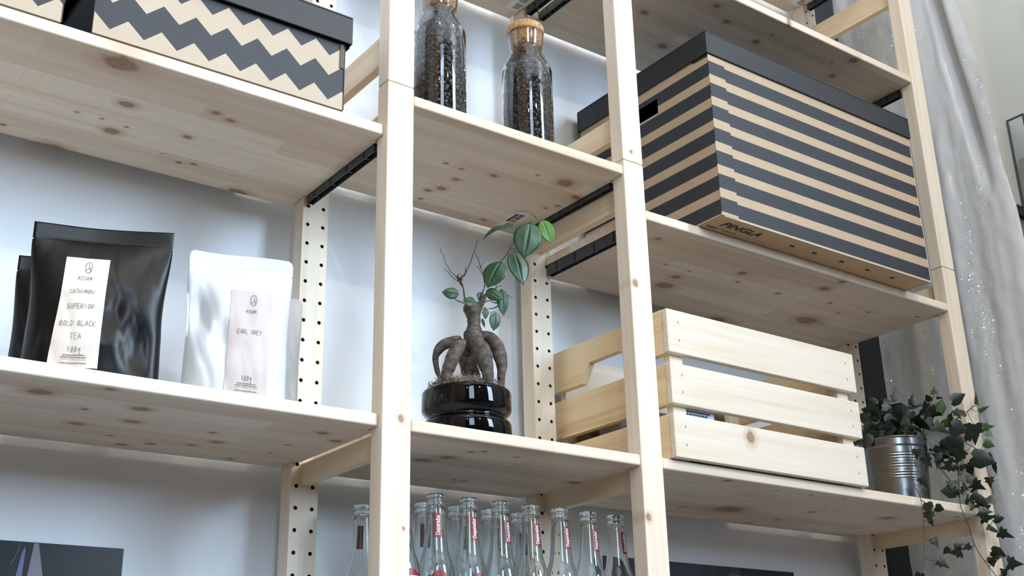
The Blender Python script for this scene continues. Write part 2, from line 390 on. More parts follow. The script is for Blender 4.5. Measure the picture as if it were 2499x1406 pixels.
shelf(0, XM, -0.35775, 0.001, 'short pine shelf carrying the bonsai in the black pot', K['M2'], 2.4)
shelf(0, XM, -0.6640, 0.001, 'short pine shelf carrying the empty glass bottles', (), 2.9)
shelf(XM+PW, XR, 0.59602, 0.001, 'long pine shelf above the striped box', K['R1'], 3.3, rails=((XM+PW-0.013, XM+PW-0.001), (XR+0.001, XR+0.013)), notch=0.0065)
shelf(XM+PW, XR, 0.05991, 0.001, 'long pine shelf carrying the striped box', K['R2'], 3.9, rails=((XM+PW-0.013, XM+PW-0.001),), notch=0.0065)
shelf(XM+PW, XR, -0.35756, 0.001, 'long pine shelf carrying the wooden crate and the ivy', K['R3'], 4.4, notch=0.0065)
shelf(XM+PW, XR, 0.942, 0.001, 'topmost pine shelf at the upper right with a sticker below its corner', (), 4.9, rails=((XR+0.001, XR+0.013),), sticker=(1.248, 1.276, 0.15, 0.27), notch=0.0065)

# ------------------------------------------------------------------ storage boxes
def box_with_lid(name, x0, x1, y0, y1, z0, zb, zl, bodymat, label, cat, lidov=0.004, group=None, handle_x=True):
    t = thing(name, ((x0+x1)/2, (y0+y1)/2, z0), label, cat, group)
    th = 0.003; mb = MB()
    mb.box(x0, x1, y0, y0+th, z0, zl-0.004, 0).box(x0, x1, y1-th, y1, z0, zl-0.004, 0)
    mb.box(x1-th, x1, y0+th, y1-th, z0, zl-0.004, 0).box(x0+th, x1-th, y0+th, y1-th, z0+0.0002, z0+th, 1)
    # left wall with a hand hole
    yc = (y0+y1)/2; hw = 0.045; h0 = zb-0.058; h1 = zb-0.028
    mb.box(x0, x0+th, y0+th, yc-hw, z0, zl-0.004, 0).box(x0, x0+th, yc+hw, y1-th, z0, zl-0.004, 0)
    mb.box(x0, x0+th, yc-hw, yc+hw, z0, h0, 0).box(x0, x0+th, yc-hw, yc+hw, h1, zl-0.004, 0)
    mb.build('body', [bodymat, CARD], t)
    l = MB(); o = lidov
    l.box(x0-o, x1+o, y0-o, y1+o, zl-0.003, zl)
    l.box(x0-o, x1+o, y0-o, y0-o+0.003, zb, zl-0.003).box(x0-o, x1+o, y1+o-0.003, y1+o, zb, zl-0.003)
    l.box(x0-o, x0-o+0.003, y0-o+0.003, y1+o-0.003, zb, zl-0.003).box(x1+o-0.003, x1+o, y0-o+0.003, y1+o-0.003, zb, zl-0.003)
    # small folded tongues under the front corners of the lid
    for xx, s in ((x0-o+0.0032, 1), (x1+o-0.0032, -1)):
        l.poly([(xx, y0-o+0.0035, zb+0.01), (xx, y0+0.05, zb+0.01), (xx, y0+0.035, zb-0.004), (xx, y0-o+0.0035, zb-0.006)])
    l.build('lid', BLACKCARD, t, bevel=0.0012, seg=2)
    return t
def stripes(off):
    m = NT('striped_card'); s = m.sep(m.coord()); z = m.math('ADD', s[2], off[2]); x = m.math('ADD', s[0], off[0]); y = m.math('ADD', s[1], off[1])
    flap = m.math('MULTIPLY', m.math('LESS_THAN', x, 0.6115), 0.0)
    zz = m.math('ADD', z, flap)
    f = m.math('FRACT', m.math('DIVIDE', m.math('SUBTRACT', 0.356, zz), 0.0444))
    blk = m.math('MULTIPLY', m.math('LESS_THAN', f, 0.60), m.math('MULTIPLY', m.math('LESS_THAN', zz, 0.356), m.math('GREATER_THAN', zz, 0.0625)))
    n = m.noise(m.coord(), 25, 3)
    m.base(m.mix(blk, m.mix(n, lin(176, 152, 124), lin(187, 164, 137)), m.mix(n, lin(35, 39, 46), lin(42, 46, 53))))
    m.p(Roughness=0.6); m.bump(m.noise(m.mul(m.coord(), (260, 260, 8)), 1.0, 1), 0.06, 0.0004)
    return m.mat
bx = (0.573, 1.149, -0.055, 0.300)
sb = box_with_lid('storage_box', bx[0], bx[1], bx[2], bx[3], 0.0602, 0.374, 0.420, stripes((0.861, 0.1225, 0.0602)), 'large cardboard box with black and kraft stripes and a black lid', 'storage box')
# the flap glued round the front left corner
fl = MB().box(bx[0]-0.0003, bx[0]+0.040, bx[2]-0.0012, bx[2], 0.0602, 0.372)
mfl = stripes((0.861, 0.1225, 0.0602-0.0035)); fl.build('corner_flap', mfl, sb)
MB().box(bx[1], bx[1]+0.0012, bx[2]-0.0005, bx[2]+0.003, 0.0602, 0.372).build('card_edge', PAPER_EDGE, sb)
MB().box(bx[0]+0.006, bx[1], bx[2]-0.0006, bx[2]+0.0014, 0.0588, 0.0602).build('card_edge', PAPER_EDGE, sb)

def text_mesh(txt, size, italic=0.0, spacing=1.0, bold=0.0):
    c = bpy.data.curves.new('t', 'FONT'); c.body = txt; c.size = size; c.shear = italic; c.space_character = spacing; c.offset = bold
    c.align_x = 'CENTER'; c.align_y = 'CENTER'; c.resolution_u = 3
    o = bpy.data.objects.new('t', c); COL.objects.link(o)
    dg = bpy.context.evaluated_depsgraph_get(); dg.update()
    me = bpy.data.meshes.new_from_object(o.evaluated_get(dg))
    vs = [v.co.copy() for v in me.vertices]; fs = [tuple(p.vertices) for p in me.polygons]
    bpy.data.objects.remove(o); bpy.data.curves.remove(c); bpy.data.meshes.remove(me)
    return vs, fs
def put_text(mb, txt, size, fn, mi=0, **kw):
    vs, fs = text_mesh(txt, size, **kw); b = len(mb.v)
    mb.v += [tuple(fn(v.x, v.y)) for v in vs]
    for f in fs: mb.f.append(tuple(b+i for i in f)); mb.m.append(mi)
    return mb
mb = MB()
put_text(mb, 'PINGLA', 0.027, lambda x, y: (0.648+x, -0.0285-y*0.86, 0.0599), italic=0.25, spacing=1.02, bold=0.0006)
put_text(mb, 'Made in Sweden', 0.006, lambda x, y: (0.618+x, -0.0095-y, 0.0599)) if False else None
mb.box(0.583, 0.610, -0.0105, -0.0095, 0.0597, 0.06).box(0.583, 0.603, -0.0075, -0.0068, 0.0597, 0.06).box(0.62, 0.655, -0.0095, -0.0087, 0.0597, 0.06)
mb.build('printed_name', INK, sb)
for xx in (0.774, 0.834, 0.91, 0.985, 1.06): MB().box(xx, xx+0.010, -0.030, -0.026, 0.0592, 0.0601).build('slot', BLACK, sb)

def zigzag(off):
    m = NT('zigzag_card'); s = m.sep(m.coord()); z = m.math('ADD', s[2], off[2]); x = m.math('ADD', s[0], off[0])
    u = m.math('FRACT', m.math('DIVIDE', m.math('SUBTRACT', x, -0.4420), 0.0436))
    tri = m.math('SUBTRACT', 1.0, m.math('ABSOLUTE', m.math('SUBTRACT', m.math('MULTIPLY', u, 2.0), 1.0)))
    d = m.math('SUBTRACT', m.math('ADD', z, m.math('MULTIPLY', x, 0.006)), m.math('MULTIPLY', tri, 0.0198))
    L1, L2, L3 = 0.0812, 0.1205, 0.1525
    b = m.math('ADD', m.math('MULTIPLY', m.math('GREATER_THAN', d, L1), m.math('LESS_THAN', d, L2)), m.math('GREATER_THAN', d, L3))
    n = m.noise(m.coord(), 25, 3)
    m.base(m.mix(b, m.mix(n, lin(178, 159, 136), lin(190, 172, 150)), m.mix(n, lin(35, 37, 43), lin(41, 44, 50))))
    m.p(Roughness=0.6); return m.mat
def black_left(off): return zigzag(off)
ZZ = 0.0726
t = box_with_lid('storage_box', -0.4635, -0.1125, 0.007, 0.288, ZZ, 0.178, 0.2232, zigzag((-0.288, 0.1475, ZZ)), 'black lidded cardboard box with a zigzag pattern next to the left post', 'storage box', 0.008, 'zigzag patterned boxes on the upper left shelf')
MB().box(-0.4636, -0.4628, 0.0066, 0.286, ZZ, 0.178).build('side_panel', BLACKCARD, t)
MB().box(-0.1135, -0.1122, 0.0058, 0.011, ZZ, 0.178).build('card_edge', BLACKCARD, t)
MB().box(-0.1205, -0.1150, 0.0055, 0.0068, 0.138, 0.178).build('torn_strip', pine('frayed_card', 'z', tone=(84, 72, 60), dark=(34, 30, 28), rand=0), t)
t = box_with_lid('storage_box', -0.8585, -0.5000, 0.007, 0.288, ZZ, 0.178, 0.2232, zigzag((-0.67925, 0.1475, ZZ)), 'zigzag patterned cardboard box cut off by the left edge of the photo', 'storage box', 0.008, 'zigzag patterned boxes on the upper left shelf')
MB().box(-0.5008, -0.4995, 0.0064, 0.286, ZZ, 0.178).build('side_panel', BLACKCARD, t)

# ------------------------------------------------------------------ jars of coffee beans
GL2 = NT('jar_glass'); GL2.base((0.97, 0.97, 0.96, 1)); GL2.p(Roughness=0.0, IOR=1.45, Transmission_Weight=1.0); GL2 = GL2.mat
m = NT('cork'); m.base(m.ramp(m.noise(m.coord(), 190, 4, 0.7), [(0.35, lin(120, 78, 44)), (0.5, lin(198, 150, 104)), (0.7, lin(220, 178, 132))])); m.p(Roughness=0.8); m.bump(m.noise(m.coord(), 260, 3), 0.5, 0.001); CORK = m.mat
m = NT('roasted_beans'); m.base(m.mix(m.noise(m.coord(), 70, 2), lin(30, 24, 22), lin(56, 46, 41))); m.p(Roughness=0.3); BEANM = m.mat
H = 0.1307
def jar_profile():
    out = [(0.0, 0.0), (0.036, 0.0), (0.0415, 0.002), (0.0430, 0.008), (0.0430, 0.166), (0.0426, 0.170), (0.0410, 0.1745), (0.0345, 0.190), (0.0295, 0.202), (0.0281, 0.208), (0.0283, 0.214), (0.0297, 0.227), (0.0306, 0.240), (0.0308, 0.242)]
    inn = [(0.0297, 0.242), (0.0292, 0.236), (0.0284, 0.227), (0.0271, 0.214), (0.0269, 0.208), (0.0281, 0.202), (0.0330, 0.190), (0.0396, 0.1745), (0.0412, 0.168), (0.0412, 0.009), (0.038, 0.006), (0.0, 0.006)]
    return out+inn
def bean_mesh():
    rnd = random.Random(3); mb = MB()
    inner = lambda z: 0.0395 if z < 0.164 else max(0.020, 0.0395-(z-0.164)*0.36)
    mb.lathe([(0.0, 0.008), (0.033, 0.008), (0.033, 0.165), (0.020, 0.186), (0.018, 0.199), (0, 0.199)], n=24)
    def bean(c, n, ang, s=1.0):
        n = n.normalized(); t = Vector((0, 0, 1)).cross(n)
        if t.length < 0.1: t = Vector((1, 0, 0))
        t.normalize(); b = n.cross(t); a = t*math.cos(ang)+b*math.sin(ang); d = n.cross(a)
        rows = []
        for i in range(6):
            th = PI*(i+0.15)/5.3
            row = []
            for j in range(10):
                ph = 2*PI*j/10
                x = 0.0052*math.cos(th); y = 0.0036*math.sin(th)*math.cos(ph); z = 0.0023*math.sin(th)*math.sin(ph)
                if z > 0 and abs(math.cos(ph)) < 0.4: z *= 0.45
                row.append(c + s*(a*x+d*y+n*z))
            rows.append(row)
        mb.quadgrid(rows, 0, True)
    z = 0.010
    while z < 0.200:
        R = inner(z); cnt = int(2*PI*R/0.0088)
        for k in range(cnt):
            a = 2*PI*(k+rnd.random()*0.5)/cnt + z*50
            rr = R-rnd.random()*0.0022; zz = z+rnd.uniform(-0.002, 0.002)
            nn = Vector((math.cos(a)+rnd.uniform(-.35, .35), math.sin(a)+rnd.uniform(-.35, .35), rnd.uniform(-.4, .4)))
            if rnd.random() < 0.35: nn = -nn
            bean(Vector((rr*math.cos(a)*0.97, rr*math.sin(a)*0.97, zz)), nn, rnd.uniform(0, PI), rnd.uniform(0.85, 1.0))
        z += 0.0062
    for k in range(26):
        a = rnd.random()*6.28; r = rnd.random()*0.019; bean(Vector((r*math.cos(a), r*math.sin(a), 0.2015+rnd.random()*0.003)), Vector((rnd.uniform(-.5, .5), rnd.uniform(-.5, .5), 1)), rnd.random()*3, 0.95)
    return mb
def bean_jar(x, y, label, beanlabel, src=None):
    if src is None:
        t = thing('glass_jar', (x, y, H), label, 'jar', 'corked jars of coffee beans')
        j = MB(); j.lathe(jar_profile(), (x, y, H), n=64).build('glass_body', GL2, t, smooth=True)
        MB().lathe([(0, 0.214), (0.0240, 0.214), (0.0262, 0.2165), (0.0282, 0.230), (0.0290, 0.2415), (0.0312, 0.243), (0.0322, 0.2455), (0.0318, 0.253), (0.0300, 0.2565), (0, 0.257)], (x, y, H), n=40).build('cork_stopper', CORK, t, smooth=True)
        b = bean_mesh(); b.v = [(v[0]+x, v[1]+y, v[2]+H) for v in b.v]
        bo = b.build('coffee_beans', BEANM, loc=(x, y, H), smooth=True)
        tag(bo, beanlabel, 'coffee beans', 'roasted coffee beans filling the jars', 'stuff')
        return t, bo
    t0, b0 = src
    t = t0.copy(); COL.objects.link(t); t.location = (x, y, H); t['label'] = label
    for ch in list(t0.children):
        c = ch.copy(); COL.objects.link(c); c.parent = t
    b = b0.copy(); COL.objects.link(b); b.location = (x, y, H); b['label'] = beanlabel
    return t, b
j1 = bean_jar(0.2715, 0.080, 'corked glass jar of dark coffee beans, whole cork in view, right of the pair', 'dark roasted coffee beans filling the right jar')
bean_jar(0.0865, 0.067, 'left jar of coffee beans beside the post, its cork cut off by the photo edge', 'dark roasted coffee beans filling the left jar', src=j1)

# ------------------------------------------------------------------ tea bags (stand-up pouches)
STROKES = {
 'A': [[(0, 0), (.5, 1), (1, 0)], [(.2, .4), (.8, .4)]], 'S': [[(1, .9), (.3, 1), (.1, .7), (.9, .4), (.7, 0), (0, .1)]],
 'M': [[(0, 0), (.1, 1), (.5, .4), (.9, 1), (1, 0)]], 'C': [[(1, .9), (.4, 1), (0, .5), (.4, 0), (1, .1)]], 'T': [[(0, 1), (1, 1)], [(.5, 1), (.5, 0)]],
 'H': [[(0, 0), (0, 1)], [(1, 0), (1, 1)], [(0, .5), (1, .5)]], 'I': [[(.5, 0), (.5, 1)]], 'O': [[(.5, 0), (0, .5), (.5, 1), (1, .5), (.5, 0)]],
 'N': [[(0, 0), (0, 1), (1, 0), (1, 1)]], 'U': [[(0, 1), (.1, .1), (.9, .1), (1, 1)]], 'P': [[(0, 0), (0, 1), (1, .9), (.9, .5), (0, .45)]],
 'E': [[(1, 1), (0, 1), (0, 0), (1, 0)], [(0, .5), (.8, .5)]], 'R': [[(0, 0), (0, 1), (1, .85), (.8, .5), (0, .45), (1, 0)]],
 'B': [[(0, 0), (0, 1), (.8, .8), (0, .5), (1, .25), (0, 0)]], 'L': [[(0, 1), (0, 0), (1, 0)]], 'D': [[(0, 0), (0, 1), (.9, .7), (.9, .3), (0, 0)]],
 'K': [[(0, 0), (0, 1)], [(1, 1), (0, .5), (1, 0)]], 'G': [[(1, .9), (.3, 1), (0, .4), (.5, 0), (1, .2), (.9, .5), (.5, .5)]], 'Y': [[(0, 1), (.5, .5), (1, 1)], [(.5, .5), (.4, -.1)]],
 '1': [[(.2, .8), (.5, 1), (.5, 0)]], '0': [[(.5, 0), (.1, .5), (.5, 1), (.9, .5), (.5, 0)]], 'g': [[(.9, .7), (.3, .8), (.2, .3), (.9, .3), (.9, .9), (.8, -.6), (.3, -.5)]], ' ': []}
def pouch(name, x, y, z, W, Hh, D, rz, mat, label, group, rounded=False, lean=0.0, narrow=0.08, seed=1, crease=0.004, labelspec=None, words=None, dent=None):
    t = thing(name, (x, y, z), label, 'tea bag', group, rz)
    def outline(v):
        b = 1.0 - narrow*math.sin(PI*min(1.0, max(0.0, v/0.85)))**1.5 - narrow*0.7*max(0, 1-v/0.3)
        if rounded and v > 0.94: b -= 0.09*((v-0.94)/0.06)**3
        for nv in (0.885,):
            if abs(v-nv) < 0.005: b -= 0.022
        return b
    def P(u, v, side, off=0.0):
        g = max(0.0, 1-(v/0.9)**2.2)**0.8*(0.75+0.25*min(1, v/0.2)) if v < 0.9 else 0
        th = D*0.5*g*max(0.0, 1-abs(u)**2.6)**0.7
        n = noise.noise(Vector((u*2.2+seed*7, v*3.5, seed+side*3.0)))*crease*min(1, (1-abs(u))*5)*(0.25+g)
        n2 = abs(noise.noise(Vector((u*3.1+v*2.5+seed, v*2.0-u*1.5, seed*2.0+side))))
        n -= crease*0.9*max(0, 0.25-n2)*4*min(1, (1-abs(u))*4)*g
        if dent and side < 0:
            for (du, dv, r, a) in dent: n -= a*math.exp(-((u-du)**2+((v-dv)*1.3)**2)/(r*r))
        xx = u*W/2*outline(v); zz = v*Hh
        if v > 0.99: zz -= 0.0008
        yy = side*(th+0.0006+n+off)
        yy += lean*zz + 0.004*math.sin(u*2.5+seed)*v**2
        return (xx, yy, zz)
    nu, nv = 44, 60
    us = [-1+2*i/nu for i in range(nu+1)]; vs = sorted(set([j/nv for j in range(nv+1)]+[0.879, 0.885, 0.891]))
    mb = MB(); fr = [[P(u, v, -1) for u in us] for v in vs]; bk = [[P(u, v, 1) for u in us] for v in vs]
    mb.quadgrid(fr).quadgrid(bk)
    mb.quadgrid([fr[0], bk[0]]).quadgrid([fr[-1], bk[-1]])
    mb.quadgrid([[r[0] for r in fr], [r[0] for r in bk]]).quadgrid([[r[-1] for r in fr], [r[-1] for r in bk]])
    o = MB.build(mb, 'pouch', mat, None, smooth=True, loc=(0, 0, 0), weld=True); o.parent = t
    if labelspec:
        (uT, hT, vT, uB, hB, vB) = labelspec
        def L(a, b, off=0.0008):   # a in -1..1 across, b 0..1 upward
            k = b; uc = uB+(uT-uB)*k; h = hB+(hT-hB)*k; v = vB+(vT-vB)*k
            return P(uc+a*h, v, -1, off)
        g = MB(); g.quadgrid([[L(-1+2*i/14, j/30) for i in range(15)] for j in range(31)])
        g.quadgrid([[L(-1+2*i/14, j/30, 0.0003) for i in range(15)] for j in range(31)])
        lo = MB.build(g, 'paper_label', LABELW if mat is FOILW else LABELM, None, smooth=True, loc=(0, 0, 0)); lo.parent = t; lo['label'] = 'pale paper label with handwriting'
        ink = MB()
        def stroke(pts, wd=0.0007, asp=1.0):
            for (a0, b0), (a1, b1) in zip(pts, pts[1:]):
                n = max(1, int(math.hypot((a1-a0)*W*0.3, (b1-b0)*Hh*0.7)/0.004)); 
                for k in range(n):
                    p = Vector(L(a0+(a1-a0)*k/n, b0+(b1-b0)*k/n, 0.0018)); q = Vector(L(a0+(a1-a0)*(k+1)/n, b0+(b1-b0)*(k+1)/n, 0.0018))
                    d = (q-p)
                    if d.length < 1e-6: continue
                    s = d.normalized().cross(Vector((0, -1, 0)))*wd/2
                    ink.poly([p-s, q-s, q+s, p+s])
        hh = Hh*(vT-vB); wpx = W*hT
        def write(txt, b, size, cx=0.0, wd=0.00045, jit=0.05):
            rnd = random.Random(len(txt)*3+int(b*100)); lw = size*0.9/(wpx); adv = lw*1.35; x0 = cx-adv*len(txt)/2
            for i, ch in enumerate(txt):
                for s in STROKES[ch]:
                    stroke([(x0+i*adv+lw*(q[0]+rnd.uniform(-jit, jit)), b+(size/hh)*(q[1]+rnd.uniform(-jit, jit))) for q in s], wd)
        # ring with a tilted T
        cy = 0.905; rx = 0.0078/wpx; ry = 0.0078/hh
        stroke([(0.08+rx*math.cos(a*PI/10), cy+ry*math.sin(a*PI/10)) for a in range(21)], 0.0006)
        stroke([(0.08+rx*.2*-1, cy+ry*.95), (0.08+rx*.9, cy-ry*.4)] if False else [(0.08-rx*.1, cy+ry*.55), (0.08+rx*.75, cy-ry*.65)], 0.0006)
        stroke([(0.08+rx*.32, cy-ry*.05), (0.08-rx*.75, cy-ry*.6)], 0.0006)
        for txt, b, size in words: write(txt, b, size)
        write('100g', 0.125, 0.0060, 0.0, 0.0005)
        for k, (b, hw_) in enumerate(((0.100, .42), (0.082, .5), (0.063, .5), (0.036, .5))):
            a = -hw_; rnd = random.Random(k)
            while a < hw_:
                l = rnd.uniform(0.03, 0.09); stroke([(a, b), (a+l, b+rnd.uniform(-.002, .002))], 0.0010 if k != 2 else 0.0003); a += l+(0.02 if k != 2 else 0)
        io = MB.build(ink, 'handwriting', PEN, None, loc=(0, 0, 0)); io.parent = lo
    return t
LABELM = plain('label_paper', lin(226, 216, 206), 0.6)
LABELW = plain('pinkish_label_paper', lin(200, 188, 186), 0.6)
PEN = plain('dark_pen', lin(86, 80, 82), 0.6)
m = NT('black_foil'); m.base(lin(10, 10, 12)); m.p(Roughness=0.36); m.b.inputs['Specular IOR Level'].default_value = 0.25; m.bump(m.noise(m.coord(), 14, 2), 0.12, 0.004); FOILB = m.mat
m = NT('white_foil'); m.base(lin(206, 209, 212)); m.p(Roughness=0.32); m.bump(m.noise(m.coord(), 30, 3), 0.25, 0.003); FOILW = m.mat
rzb = math.atan2(-0.055, 0.15)
zS = -0.3543
pouch('tea_bag', -0.404, 0.063, zS, 0.163, 0.197, 0.06, rzb, FOILB, 'large black stand-up tea bag with a long handwritten paper label', 'stand-up tea bags', seed=1.7, crease=0.0018, narrow=0.07,
      labelspec=(-0.18, 0.31, 0.765, -0.24, 0.36, 0.045), dent=[(0.62, 0.22, 0.22, 0.012), (0.3, 0.42, 0.16, 0.006)],
      words=[('ASSAM', 0.775, 0.0055), ('CATHIMONI', 0.645, 0.0055), ('SUPERIOR', 0.505, 0.0065), ('BOLD BLACK', 0.350, 0.0065), ('TEA', 0.235, 0.0070)])
pouch('tea_bag', -0.412, 0.172, zS, 0.125, 0.191, 0.05, rzb*0.8, FOILB, 'smaller black tea bag half hidden behind the large black one', 'stand-up tea bags', crease=0.002, seed=4.2, narrow=0.06)
pouch('tea_bag', -0.219, 0.075, zS, 0.137, 0.206, 0.06, math.atan2(-0.028, 0.135), FOILW, 'glossy white tea bag with a handwritten label, in front beside the post', 'stand-up tea bags', rounded=True, seed=2.9, crease=0.0022, narrow=0.05,
      labelspec=(0.20, 0.40, 0.735, 0.14, 0.41, 0.04), dent=[(-0.75, 0.55, 0.2, 0.014), (-0.35, 0.42, 0.15, 0.008)],
      words=[('ASSAM', 0.775, 0.0045), ('EARL GREY', 0.565, 0.0060)])
pouch('tea_bag', -0.153, 0.165, zS, 0.130, 0.196, 0.05, math.atan2(-0.02, 0.135), FOILW, 'white tea bag tucked behind the labelled white one, only its right edge showing', 'stand-up tea bags', rounded=True, seed=6.1, narrow=0.03)
ROOTS={
 'left_arm':[(-0.0109,0.0,-0.193,0.0045),(-0.0223,0.0,-0.1965,0.0061),(-0.0371,0.0,-0.2047,0.0067),(-0.045,0.0,-0.2177,0.0045),(-0.0455,0.0,-0.2295,0.0037),(-0.0427,0.0,-0.2437,0.0033),(-0.0393,0.0,-0.2555,0.0022)],
 'front_lobe':[(-0.0052,0.012,-0.203,0.0056),(-0.0109,0.02,-0.2115,0.0084),(-0.0176,0.028,-0.2257,0.0089),(-0.022,0.03,-0.2379,0.0084),(-0.0265,0.03,-0.2495,0.0078),(-0.0287,0.03,-0.2575,0.0067)],
 'center_lobe':[(0.0129,0.008,-0.1971,0.0078),(0.0184,0.014,-0.2086,0.0106),(0.0238,0.02,-0.2224,0.0117),(0.027,0.022,-0.2348,0.0106),(0.0301,0.025,-0.2474,0.0084),(0.0321,0.03,-0.2605,0.0067)],
 'right_arm':[(0.0199,-0.005,-0.1868,0.0056),(0.0314,-0.01,-0.1853,0.0067),(0.0416,-0.01,-0.1938,0.0084),(0.0483,-0.01,-0.2071,0.0089),(0.0514,-0.005,-0.2219,0.0084),(0.0532,0.0,-0.2365,0.0067),(0.0518,0.0,-0.2518,0.005)],
 'back':[(0.0038,-0.01,-0.1983,0.01),(0.0014,-0.025,-0.2103,0.0111),(0.0036,-0.03,-0.2268,0.0111),(0.008,-0.03,-0.2447,0.0111)],
 'trunk':[(0.0129,0.0,-0.1992,0.0111),(0.0107,0.0,-0.1896,0.0123),(0.0119,0.0,-0.1812,0.0106),(0.012,0.0,-0.1728,0.0084),(0.0121,0.0,-0.1631,0.0084),(0.0111,0.0,-0.1533,0.0095),(0.0088,0.0,-0.1448,0.0106),(0.0078,0.0,-0.1386,0.0089)],
 'split':[(0.0146,0.0,-0.1485,0.0067),(0.0216,0.0,-0.1388,0.0047),(0.0274,0.0,-0.129,0.0029),(0.0322,0.0,-0.1192,0.0013)],
 'stump':[(0.0076,0.0,-0.1557,0.0056),(0.0019,0.0,-0.1471,0.0042),(-0.0026,0.0,-0.1422,0.0016)],
}
TWIGS=[
[(0.0002,0.0,-0.14,0.0021),(-0.0024,0.0,-0.1206,0.0019),(-0.0041,0.0,-0.1089,0.0018),(-0.0077,0.0,-0.101,0.0039),(-0.0058,0.0,-0.0932,0.0032),(0.0006,0.0,-0.0854,0.0018),(0.01,0.0,-0.0616,0.0012),(0.0157,0.0,-0.0437,0.0011),(0.0192,0.0,-0.03,0.0007)],
[(-0.0077,0.0,-0.105,0.0016),(-0.0122,0.0,-0.0951,0.0012),(-0.0214,0.0,-0.0852,0.0011),(-0.0287,0.0,-0.0733,0.0009),(-0.0342,0.0,-0.0573,0.0007),(-0.0393,0.0,-0.0449,0.0007)],
[(-0.0114,0.0,-0.101,0.0011),(-0.0223,0.0,-0.0901,0.0009),(-0.0333,0.0,-0.0782,0.0007)],
[(-0.0034,0.0,-0.1361,0.0014),(-0.0142,0.0,-0.1302,0.0011),(-0.0197,0.0,-0.1244,0.0009)],
[(0.0221,0.0,-0.1305,0.0025),(0.0269,0.0,-0.115,0.0012),(0.0325,0.0,-0.1033,0.0011),(0.0542,0.0,-0.0689,0.0011),(0.0675,0.0,-0.0501,0.0012),(0.0752,0.0,-0.032,0.0009),(0.0804,0.0,-0.0118,0.0007),(0.0771,0.0,0.0087,0.0007),(0.0838,0.0,0.0168,0.0007),(0.1007,0.0,0.0157,0.0007),(0.1117,0.0,0.0064,0.0012)],
[(0.0703,0.0,-0.0481,0.0009),(0.0805,0.0,-0.0465,0.0007)],
[(0.0272,0.0,-0.0915,0.0009),(0.0228,0.0,-0.0737,0.0009),(0.0183,0.0,-0.0597,0.0009),(0.0156,0.0,-0.0527,0.0007)],
[(0.0245,0.0,-0.0855,0.0007),(0.0163,0.0,-0.0736,0.0005)],
[(-0.0003,0.0,-0.0854,0.0009),(-0.0002,0.0,-0.0715,0.0005)],
[(0.0237,0.0,-0.0776,0.0005),(0.0284,0.0,-0.0677,0.0005)],
[(0.0313,0.0,-0.1248,0.0014),(0.0424,0.0,-0.1132,0.0007),(0.0553,0.0,-0.1078,0.0005)],
[(0.0312,0.0,-0.1325,0.0011),(0.0421,0.0,-0.1346,0.0011),(0.0512,0.0,-0.1366,0.0018),(0.0474,0.0,-0.1424,0.0014),(0.0347,0.0,-0.1451,0.0009)],
[(0.0327,0.0,-0.1528,0.0007),(0.0455,0.0,-0.1491,0.0005)],
[(-0.0251,0.0,-0.1068,0.0005),(-0.0251,0.0,-0.0999,0.0004)],
[(0.0278,0.0,-0.117,0.0007),(0.0251,0.0,-0.114,0.0004)],
[(0.0461,0.0,-0.1113,0.0005),(0.0471,0.0,-0.1034,0.0004)],
[(0.0605,0.0,-0.1231,0.0005),(0.0714,0.0,-0.128,0.0004)],
]
LEAVES=[
((0.1003, 0.03, -0.0151), (0.0887, 0.03, -0.0755), 0.0396) ,
((0.0749, 0.0, -0.0501), (0.0883, 0.0, -0.1073), 0.0316) ,
((0.0545, 0.02, -0.0761), (0.0329, 0.02, -0.1188), 0.0343) ,
((0.0803, 0.0, -0.0138), (0.027, 0.0, -0.0301), 0.0158) ,
((0.1224, -0.02, 0.0112), (0.1352, -0.02, -0.0304), 0.0229) ,
((-0.0101, 0.01, -0.1253), (-0.0362, 0.01, -0.1212), 0.0167) ,
((0.0145, 0.03, -0.1473), (-0.0042, 0.03, -0.1414), 0.0162) ,
((0.0312, 0.015, -0.1207), (0.0558, 0.015, -0.1367), 0.0167) ,
((0.0552, 0.0, -0.1133), (0.0571, 0.0, -0.1569), 0.0167) ,
((0.0452, 0.01, -0.1546), (0.0411, 0.01, -0.1844), 0.0158) ,
((0.0261, -0.01, -0.1151), (0.0195, -0.01, -0.1278), 0.0123) ,
((0.0293, 0.0, -0.1422), (0.0294, 0.0, -0.1624), 0.0091) ,
((0.0245, 0.0, -0.1604), (0.0285, 0.0, -0.1752), 0.0042) ,
((0.0635, -0.02, 0.0033), (0.0807, -0.02, -0.0055), 0.007) ,
]
